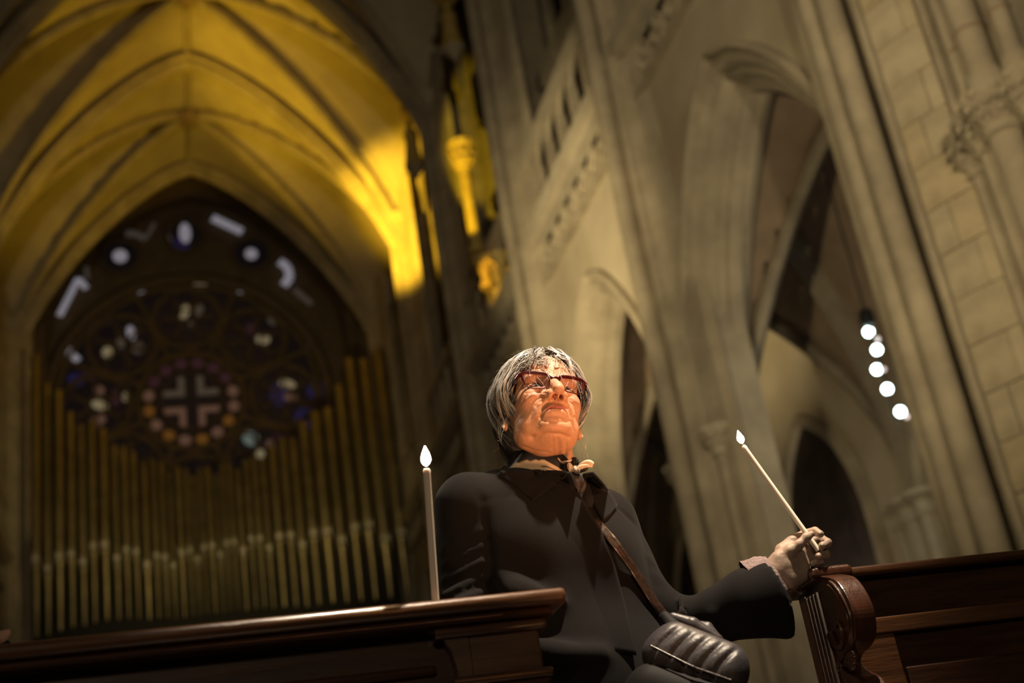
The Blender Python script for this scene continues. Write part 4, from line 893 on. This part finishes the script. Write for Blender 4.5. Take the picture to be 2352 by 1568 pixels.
def strand(pts, r, col):
    base = len(HV_); k = len(pts); pts = np.array(pts); t = np.gradient(pts, axis=0); t /= np.linalg.norm(t, axis=1)[:, None]+1e-9
    out = pts-env_c; out /= np.linalg.norm(out, axis=1)[:, None]+1e-9; sd = np.cross(t, out); sd /= np.linalg.norm(sd, axis=1)[:, None]+1e-9
    for i in range(k):
        q = i/(k-1); rr = r*(.55+.45*min(1, q*6))*(1-.85*max(0, (q-.45)/.55)**1.3)
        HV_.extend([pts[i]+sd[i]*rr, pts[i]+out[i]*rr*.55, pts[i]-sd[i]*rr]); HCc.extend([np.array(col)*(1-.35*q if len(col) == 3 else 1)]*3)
    for i in range(k-1):
        a = base+3*i
        for j in range(2): HF_.append((a+j, a+j+1, a+3+j+1, a+3+j))
        HF_.append((a+2, a, a+3, a+5))
pal = [(.42, .39, .36), (.55, .53, .50), (.30, .27, .25), (.17, .14, .13), (.42, .38, .34), (.16, .14, .13), (.80, .77, .72), (.66, .62, .57)]
clumps = 210
cl_az = rng.uniform(-PI, PI, clumps); cl_c = rng.integers(0, len(pal), clumps); cl_l = rng.uniform(-.014, .020, clumps); cl_s = rng.normal(0, .10, clumps); cl_e = rng.uniform(-.016, .020, clumps)
for n in range(NS):
    k = rng.integers(0, clumps); az = cl_az[k]+rng.normal(0, .032); th0 = rng.normal(-.10, .16) if n % 3 else rng.uniform(.1, 1.2); A = abs(((az+PI) % (2*PI))-PI)
    front = math.exp(-(A/.72)**4); side = 1-front; sgn = 1 if az > 0 else -1
    zend = -.052-.055*min(1, max(0, (A-1.95)/.35))
    pts = []; lift = cl_l[k]*.6+rng.normal(0, .0015); ns = 13; thmax = 1.04+.0*front if front > .5 else 2.55
    th1 = (1.02+.35*min(1, A/.7)+rng.normal(0, .06)+cl_s[k]*.6) if front > .5 else 3.0
    q_end = rng.uniform(.80, 1.0)
    for i in range(ns):
        q = q_end*i/(ns-1); th = th0+(th1-th0)*q
        a2 = az+sgn*(.34*q**1.2)*front*(1.25-min(1, A/.8)*.5)+cl_s[k]*q*.6+(.12*math.sin(q*6+k*1.7))*q*.8
        if A > .5: a2 += sgn*.62*q**.8*math.exp(-((A-.95)/.55)**2)
        p = hair_env(th, a2, lift+.004*math.sin(q*PI)+.003*math.sin(q*9+k*2.3))
        if front <= .5 and th > 1.25:            # fall down and slightly inward
            if not hasattr(strand, 'x'): pass
            p1 = hair_env(1.25, a2, lift+.004); dn_ = (th-1.25)/(th1-1.25); tgt = p1+np.array([-.014*math.sin(a2)*dn_**2*2, -.002*dn_, 0]); zz = p1[2]+(zend+cl_e[k]-p1[2])*dn_
            bul = math.sin(dn_*PI)*.015-.006*dn_**3; p = np.array([tgt[0]+bul*math.sin(a2), tgt[1]+bul*math.cos(a2)*.6, zz])
        pts.append(p)
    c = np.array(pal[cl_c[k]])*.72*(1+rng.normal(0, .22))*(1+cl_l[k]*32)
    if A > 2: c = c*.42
    strand(pts, rng.uniform(.0007, .0016), np.clip(c, .03, .8))
for n in range(260):                              # fly-away single hairs
    az = rng.uniform(-2.4, 2.4); th0 = rng.uniform(.0, 1.3); L_ = rng.uniform(.3, .8); up_ = rng.uniform(.008, .022)
    pts = [hair_env(th0+L_*i/7, az+.2*math.sin(i/3+n), .006+up_*(i/7)**1.5) for i in range(8)]; strand(pts, .00035, (.75, .66, .55))
for n in range(26):                               # wisps at the far cheek and behind the ear
    s_ = -1 if n < 16 else 1; y0_ = rng.uniform(-.03, .02); z0_ = rng.uniform(-.06, .02)
    pts = [(s_*(.084+.010*(i/7)*rng.uniform(.5, 1.6)), y0_-.01*i/7, z0_-rng.uniform(.004, .0075)*i*1.4) for i in range(8)]; strand([np.array(p) for p in pts], .0004, (.7, .6, .48))
hair = from_data('hair', toW(np.array(HV_) @ HR.T+HP), HF_, M['hair'], woman, True, np.array(HCc)); hair['kind'] = 'stuff'

# ------------------------------------------------------------------ coat
cg = SDF((-.36, 2.28, .50), (.60, 2.98, 1.40), .0062)
yw = R(24); rotb = np.array([[math.cos(yw), math.sin(yw), 0], [-math.sin(yw), math.cos(yw), 0], [0, 0, 1]]).T
RS = LP(1076, 1162, 2.52); LS = LP(1392, 1196, 2.69)
cg.cap(RS, LS, .062, .058, .03)
cg.cap(LP(1160, 1172, 2.57), LP(1330, 1180, 2.66), .075, .07, .03)
cg.ell(LP(1215, 1235, 2.62), (.165, .115, .13), .06, rotb); cg.ell(LP(1195, 1255, 2.54), (.085, .075, .075), .05); cg.ell(LP(1350, 1270, 2.60), (.08, .075, .075), .05)
cg.ell(LP(1270, 1400, 2.63), (.165, .125, .17), .06, rotb); cg.ell(LP(1330, 1560, 2.64), (.19, .14, .20), .06, rotb)
cg.ell(LP(1395, 1400, 2.67), (.105, .10, .17), .05, rotb); cg.ell(LP(1370, 1270, 2.67), (.085, .09, .10), .05)
cg.cap(LP(1350, 1600, 2.64), LP(1420, 1900, 2.66), .17, .18, .05)
# right arm
cg.chain([RS, LP(1066, 1270, 2.535), LP(1062, 1400, 2.53), LP(1080, 1440, 2.50)], [.064, .055, .052, .05], .02); cg.chain([LP(1080, 1440, 2.50), LP(1180, 1510, 2.36)], [.05, .046], .02)
# left arm and flared sleeve
cg.chain([LS, LP(1440, 1290, 2.70), LP(1500, 1392, 2.68)], [.060, .050, .050], .02)
cg.chain([LP(1500, 1392, 2.68), LP(1580, 1425, 2.66), LP(1660, 1408, 2.63), LP(1720, 1385, 2.61), LP(1800, 1372, 2.60)], [.048, .043, .054, .066, .082], .015)
# folds: shoulder seam bulge, sleeve creases, elbow
for yy, am in ((1228, .004), (1262, .006), (1296, .008), (1330, .007), (1364, .008)):
    cg.groove([LP(1018, yy+30, 2.47), LP(1060, yy+8, 2.46), LP(1112, yy-10, 2.475)], -am, .011, (1, .3, 1)); cg.groove([LP(1022, yy+48, 2.47), LP(1064, yy+26, 2.46), LP(1108, yy+6, 2.475)], am*.8, .008, (1, .3, 1))
for a_, b_, c_ in (((1440, 1262), (1470, 1290), (1490, 1300)), ((1450, 1320), (1490, 1335), (1520, 1350))): cg.chain([LP(*a_, 2.66), LP(*b_, 2.655), LP(*c_, 2.665)], [.005, .012, .005], .02)
for px_ in (1560, 1632, 1690): cg.chain([LP(px_, 1370, 2.62), LP(px_+8, 1410, 2.588), LP(px_+2, 1455, 2.60)], [.003, .006, .003], .016)
cg.chain([LP(1120, 1300, 2.50), LP(1190, 1360, 2.47), LP(1290, 1375, 2.475)], [.004, .012, .004], .04); cg.chain([LP(1150, 1440, 2.47), LP(1270, 1500, 2.45), LP(1380, 1500, 2.47)], [.004, .012, .004], .04)
cg.groove([LP(1106, 1150, 2.49), LP(1118, 1230, 2.485), LP(1124, 1300, 2.475), LP(1130, 1390, 2.475)], .008, .010)     # armhole crease
cg.groove([LP(1106, 1149, 2.455), LP(1150, 1136, 2.46), LP(1190, 1135, 2.475), LP(1228, 1136, 2.49)], .005, .0042)   # yoke seam
cg.groove([LP(1415, 1170, 2.62), LP(1436, 1185, 2.63), LP(1452, 1200, 2.64)], .005, .005)
# neck opening, open end of the sleeve
cg.chain([LP(1262, 1075, 2.64), LP(1275, 1110, 2.63), LP(1320, 1120, 2.60)], [.070, .060, .03], .01, True)
e0, e1 = LP(1778, 1372, 2.60), LP(1640, 1400, 2.63); cg.cap(LP(1830, 1368, 2.60), e0, .078, .062, .004, True); cg.cap(e0, LP(1700, 1388, 2.62), .062, .036, .004, True)
ct_, cb_ = LP(1745, 1290, 2.60), LP(1815, 1447, 2.60); ud = (cb_-ct_)/np.linalg.norm(cb_-ct_); vd = np.array([.12, -1, 0]); nd = np.cross(ud, vd); nd *= np.sign(nd[0]); cg.halfspace(ct_, nd, (.34, 2.2, .7), (.7, 3, 1.3))
P4, Q4 = cg.mesh(); P4w = toW(P4); coat = fast_mesh('coat', P4w, Q4, M['wool'], woman); coat['label'] = 'black wool coat'
bvh = BVHTree.FromPolygons([tuple(p) for p in P4w.tolist()], [tuple(q) for q in Q4.tolist()])
def hit(px, py, fallback_h=2.5, tree=None):
    r = Vector(tuple(ray(px, py))).normalized(); q = (tree or bvh).ray_cast(Vector(tuple(CAM))+r*1.2, r)
    if q[0] is None or (q[0]-Vector(tuple(CAM))).length > 4: return Vector(tuple(PX(px, py, fallback_h))), -r
    return q[0], -r
def drape(name, left, right, m, offl, offr, parent, nu=10, nv=24, thick=.004, label=None, h=2.5, expo=.7):   # patch between two px polylines, laid over the coat
    def samp(L, t):
        d = [0]
        for a, b in zip(L[:-1], L[1:]): d.append(d[-1]+math.hypot(b[0]-a[0], b[1]-a[1]))
        t *= d[-1]; return np.array([np.interp(t, d, [p[k] for p in L]) for k in (0, 1)])
    V = []; 
    for j in range(nv+1):
        a, b = samp(left, j/nv), samp(right, j/nv)
        for i in range(nu+1):
            p = a+(b-a)*i/nu; c, nrm = hit(p[0], p[1], h); V.append(c+nrm*(offl+(offr-offl)*(i/nu)**expo))
    V = np.array([tuple(v) for v in V]).reshape(nv+1, nu+1, 3)
    for _ in range(6): V[1:-1, 1:-1] = (V[1:-1, 1:-1]*2+V[:-2, 1:-1]+V[2:, 1:-1]+V[1:-1, :-2]+V[1:-1, 2:])/6
    F_ = [(j*(nu+1)+i, j*(nu+1)+i+1, (j+1)*(nu+1)+i+1, (j+1)*(nu+1)+i) for j in range(nv) for i in range(nu)]
    o = from_data(name, V.reshape(-1, 3), F_, m, parent, True); s = o.modifiers.new('solid', 'SOLIDIFY'); s.thickness = thick; s.offset = 0
    if label: o['label'] = label
    return o
drape('coat_front', [(1160, 1084), (1185, 1120), (1235, 1180), (1290, 1260), (1330, 1350), (1365, 1440), (1385, 1492)], [(1312, 1086), (1322, 1120), (1352, 1172), (1384, 1225), (1412, 1300), (1436, 1390), (1462, 1504)], M['wool'], -.007, .016, coat, 14, 34, .004, None, 2.5, 1.6)
drape('collar', [(1146, 1092), (1180, 1112), (1225, 1150)], [(1150, 1083), (1230, 1080), (1312, 1084)], M['wool'], .004, .012, coat, 6, 20, .005)
drape('lapel', [(1340, 1090), (1352, 1130), (1362, 1160), (1384, 1196)], [(1362, 1084), (1392, 1120), (1418, 1160), (1400, 1182)], M['wool'], .004, .014, coat, 8, 14, .005)
drape('shoulder_strap', [(1352, 1184), (1392, 1236), (1440, 1300), (1482, 1366), (1524, 1432)], [(1374, 1190), (1418, 1240), (1464, 1306), (1508, 1376), (1550, 1428)], M['leather'], .013, .013, woman, 4, 24, .004, 'brown-black leather strap')
# knit cuff inside the sleeve
kc = [LP(1762, 1340, HC+.008), LP(1795, 1310, HC+.006)]; dk = kc[1]-kc[0]; mb = MB(); rings = []
a0 = LP(1738, 1356, HC+.01); a1 = LP(1786, 1328, HC+.008); ax_ = (a1-a0)/np.linalg.norm(a1-a0); e1_ = np.cross(ax_, (0, 1, 0)); e1_ /= np.linalg.norm(e1_); e2_ = np.cross(ax_, e1_)
for t, r_ in ((0, .056), (.3, .054), (.6, .050), (.85, .047), (1, .043), (1.0, .030)):
    rings.append([toW(a0+(a1-a0)*t+(e1_*math.cos(2*PI*j/40)*1.15+e2_*math.sin(2*PI*j/40)*.9)*(r_+.0016*(j % 4 > 1)+.002*math.sin(j*1.3+t*9))) for j in range(40)])
mb.sweep(rings, True).build('knit_cuff', M['cuff'], woman, True)['label'] = 'pinkish knit cuff inside the sleeve'
cuffl = [toW(ct_+(cb_-ct_)*t) for t in (0, 1)]

# ------------------------------------------------------------------ scarf
sc = empty('scarf', woman.location); sc.parent = woman; sc.matrix_parent_inverse = Matrix.Translation(woman.location).inverted(); sc['label'] = 'black scarf with beige stripes'
cC = LP(1246, 1048, 2.630); nu, nv = 90, 26; V = []; Cc = []
for j in range(nv+1):
    q = j/nv
    for i in range(nu):
        an = 2*PI*i/nu; x = math.cos(an); y = math.sin(an); rr = 1+.10*math.sin(q*PI)+.025*math.sin(q*13+an*2)+.015*math.sin(an*7+q*9)
        zz = .020-.088*q - (.085*x if x > 0 else -.028*x)*(1-.35*q) + .006*math.sin(an*3+q*5)
        p = cC+np.array([x*.077*rr, y*.078*rr, zz]); V.append(p)
        st = (q-.55)-.12*x
        beige = (.56 < q-.17*min(x, 0)-.05*max(x, 0) < .92) and not (.715 < q-.05*x < .735)
        thin = x > .30 and (abs(((q*1.2+an*2.2) % .62)-.3) < .035) and q < .5
        Cc.append((.62, .48, .33) if beige and y < .55 else (.012, .011, .013))
F_ = [(j*nu+i, j*nu+(i+1) % nu, (j+1)*nu+(i+1) % nu, (j+1)*nu+i) for j in range(nv) for i in range(nu)]
o = from_data('neck_band', toW(V), F_, M['scarf'], sc, True, Cc); s = o.modifiers.new('solid', 'SOLIDIFY'); s.thickness = .004
def blob_mesh(name, prims, dx, m, parent, col, k=.004):
    pts = np.array([p for pr in prims for p in pr[0]]); r = max(max(pr[1]) for pr in prims)+.008
    s = SDF(pts.min(0)-r, pts.max(0)+r, dx)
    for pr in prims: s.chain(pr[0], pr[1], k)
    a, b = s.mesh(); return fast_mesh(name, toW(a), b, m, parent, np.tile(np.array(col), (len(a), 1)))
BK = (.014, .013, .015); BE = (.72, .56, .40)
def cloth(name, pl, wid, col, h, parent=sc, th=.004, tw=0):      # a folded ribbon of scarf cloth
    P_ = [LP(a, b, h+c) for a, b, c in pl]; V = []; n = len(P_)
    for i, p in enumerate(P_):
        d = P_[min(i+1, n-1)]-P_[max(i-1, 0)]; d /= np.linalg.norm(d); s_ = np.cross(d, (0, 1, .0)); s_ /= np.linalg.norm(s_); w_ = wid[i]
        for k in (-1, -.5, 0, .5, 1): V.append(toW(p+s_*w_*k+np.array([0, -.004*(1-k*k)+.003*math.sin(k*4+i), 0])))
    F_ = [(i*5+k, i*5+k+1, (i+1)*5+k+1, (i+1)*5+k) for i in range(n-1) for k in range(4)]
    o = from_data(name, V, F_, M['scarf'], parent, True, np.tile(np.array(col), (len(V), 1))); s = o.modifiers.new('solid', 'SOLIDIFY'); s.thickness = th; ss = o.modifiers.new('sub', 'SUBSURF'); ss.levels = ss.render_levels = 2; return o
kh = 2.545
blob_mesh('knot', [([LP(1306, 1072, kh), LP(1322, 1084, kh-.005)], [.011, .010]), ([LP(1318, 1066, kh+.004), LP(1326, 1080, kh)], [.009, .009])], .0016, M['scarf'], sc, BK)
cloth('knot_loop', [(1307, 1064, -.012), (1312, 1074, -.016), (1314, 1086, -.014)], [.003, .006, .003], BE, kh)
cloth('knot_loop', [(1316, 1072, -.012), (1326, 1080, -.017), (1328, 1088, -.012)], [.004, .007, .003], (.5, .38, .27), kh)
cloth('bow_end', [(1326, 1076, -.006), (1338, 1068, -.010), (1352, 1064, -.012), (1362, 1070, -.008)], [.003, .006, .0085, .006], BE, kh)
cloth('bow_end', [(1328, 1080, 0), (1340, 1074, -.004), (1350, 1072, -.004)], [.004, .008, .006], BK, kh)
cloth('bow_end', [(1308, 1062, .004), (1316, 1054, 0), (1324, 1058, -.002), (1322, 1068, 0)], [.003, .006, .006, .004], BK, kh)
cloth('hanging_end', [(1316, 1086, -.008), (1328, 1100, -.012), (1336, 1114, -.010), (1332, 1134, -.004)], [.007, .014, .013, .004], (.045, .035, .03), kh)
for k in range(3): cloth('edge_piping', [(1236+k*20, 1042+4*k, -.0), (1246+k*20, 1051+4*k, -.002), (1256+k*18, 1060+2*k, -.002)], [.0009]*3, (.62, .48, .35), 2.552)
cloth('edge_piping', [(1291, 1063, -.004), (1302, 1061, -.008), (1314, 1056, -.006)], [.0009]*3, (.62, .48, .35), 2.55)
# glossy strap over the near shoulder
mb = MB(); mb.tube([toW(LP(1148, 1090, 2.60)), toW(LP(1156, 1078, 2.60)), toW(LP(1172, 1072, 2.61)), toW(LP(1190, 1080, 2.60))], .0075, 8); mb.build('strap_top', M['leather'], woman, True)
blob_mesh('inner_collar', [([LP(1162, 1088, 2.63), LP(1190, 1102, 2.58), LP(1240, 1112, 2.56), LP(1300, 1116, 2.56), LP(1335, 1122, 2.58)], [.014, .016, .016, .014, .012]), ([LP(1335, 1110, 2.585), LP(1345, 1160, 2.57)], [.016, .02])], .003, M['sweater'], woman, BK)

# ------------------------------------------------------------------ quilted bag, slung from the strap
bg = SDF(LP(1470, 1640, 2.34)-np.array([.02, 0, .0]), LP(1745, 1395, 2.62)+np.array([.02, .02, .02]), .0035)
A0, A1 = LP(1535, 1480, 2.46), LP(1668, 1528, 2.44); axb = (A1-A0)/np.linalg.norm(A1-A0); axu = np.cross(axb, (0, 1, 0)); axu /= np.linalg.norm(axu); axu *= np.sign(axu[2]); axw = np.cross(axb, axu)
L0 = np.linalg.norm(A1-A0); rotq = np.stack([axb, axw, axu], 0).T
bg.cap(A0-axu*.020, A1-axu*.020, .042, .044, .01); bg.cap(A0+axu*.016+axb*.010, A1+axu*.008, .030, .034, .03)
for i in range(5):                                # quilting seams, slanting across the padded body
    c = A0+(A1-A0)*((i+.35)/5*1.25-.10)+np.array([0, -.045, 0])
    bg.groove([c-axu*.060-axb*.020, c-axu*.01-axb*.012, c+axu*.030+axb*.008, c+axu*.062+axb*.034], .0085, .0042, (1, .25, 1))
Pb, Qb = bg.mesh()
bagc = toW((A0+A1)/2)
bag = empty('handbag', bagc, 'small dark quilted nylon shoulder bag hanging at the woman\'s hip', 'bag')
fast_mesh('quilted_body', toW(Pb), Qb, M['nylon'], bag)
blob_mesh('lower_pocket', [([A0-axu*.078+np.array([0, -.012, 0]), A1-axu*.078+np.array([0, -.012, 0])], [.036, .042]), ([A0-axu*.10, A1-axu*.09], [.05, .05])], .004, M['nylon_dark'], bag, BK, .02)
blob_mesh('zip_piping', [([A0-axu*.020-axb*.03+np.array([0, -.040, 0]), A0*.5+A1*.5-axu*.032+np.array([0, -.052, 0]), A1-axu*.030+axb*.015+np.array([0, -.046, 0])], [.0022]*3)], .0015, M['leather'], bag, BK)
blob_mesh('top_flap', [([LP(1546, 1418, 2.49), LP(1590, 1434, 2.485), LP(1650, 1466, 2.48)], [.010, .014, .008]), ([LP(1580, 1428, 2.50), LP(1625, 1440, 2.495), LP(1660, 1476, 2.48)], [.006, .010, .006])], .002, M['nylon'], bag, BK, .003)
blob_mesh('strap_anchor', [([LP(1528, 1418, 2.475), LP(1545, 1440, 2.465), LP(1590, 1455, 2.46)], [.012, .015, .008])], .002, M['nylon_dark'], bag, BK, .003)

# coat hem, trousers and shoes below the frame
tr = SDF((-.25, 2.3, -.01), (.45, 2.95, .66), .012)
for dx_ in (-.09, .09): tr.chain([(.1+dx_, 2.64, .62), (.1+dx_, 2.62, .45), (.1+dx_, 2.65, .10)], [.095, .075, .06], .02)
a, b = tr.mesh(); fast_mesh('trousers', toW(a), b, M['sweater'], woman)
for dx_ in (-.09, .09):
    s = SDF((dx_, 2.42, -.01), (dx_+.22, 2.76, .16), .006); s.cap((.1+dx_, 2.68, .045), (.115+dx_, 2.51, .035), .044, .038, .02); s.cap((.1+dx_, 2.67, .05), (.1+dx_, 2.67, .12), .042, .04, .02); a, b = s.mesh(); fast_mesh('shoe', toW(a), b, M['leather'], woman)

# ------------------------------------------------------------------ second visitor, almost outside the left edge
vp = LP(-62, 1380, 3.3); v0 = empty('person', toW((vp[0]-.05, 3.3, 0)), 'dark-clothed visitor mostly cut off by the left edge, only a sleeve showing', 'person')
vs = SDF((vp[0]-.36, 3.05, -.01), (vp[0]+.22, 3.55, 1.36), .014); cx_ = vp[0]-.10
vs.ell((cx_-.05, 3.3, 1.12), (.16, .11, .16), .04); vs.cap((cx_-.05, 3.3, 1.05), (cx_-.05, 3.3, .55), .14, .18, .04)
shx = LP(-30, 1330, 3.3); vs.chain([shx+np.array([-.03, 0, .02]), LP(-26, 1400, 3.28), LP(-26, 1480, 3.2)], [.06, .056, .052], .02)
a, b = vs.mesh(); fast_mesh('coat', toW(a), b, M['wool'], v0)
hh_ = SDF((cx_-.30, 3.1, -.01), (cx_+.42, 3.5, 1.62), .010); hh_.ell((cx_-.05, 3.3, 1.47), (.075, .095, .11), .02); hh_.cap((cx_-.05, 3.31, 1.38), (cx_-.05, 3.32, 1.2), .05, .06, .03); hh_.ell((cx_-.05, 3.2, 1.465), (.012, .018, .02), .01)
for dx_ in (-.09, .09): hh_.chain([(cx_-.05+dx_, 3.3, .9), (cx_-.05+dx_, 3.3, .5), (cx_-.05+dx_, 3.3, .06)], [.09, .07, .045], .02)
hh_.chain([LP(-40, 1470, 3.2), LP(4, 1462, 3.16), LP(20, 1452, 3.15)], [.03, .014, .009], .01)
a, b = hh_.mesh(); fast_mesh('body', toW(a), b, M['skin'], v0, np.tile(np.array([.6, .36, .25]), (len(a), 1)))
hs_ = SDF((cx_-.20, 3.15, 1.3), (cx_+.12, 3.48, 1.65), .008); hs_.ell((cx_-.05, 3.33, 1.50), (.085, .095, .10), .02); hs_.ell((cx_-.05, 3.2, 1.44), (.07, .07, .09), .01, sub=True); a, b = hs_.mesh(); fast_mesh('hair', toW(a), b, M['scalp'], v0)
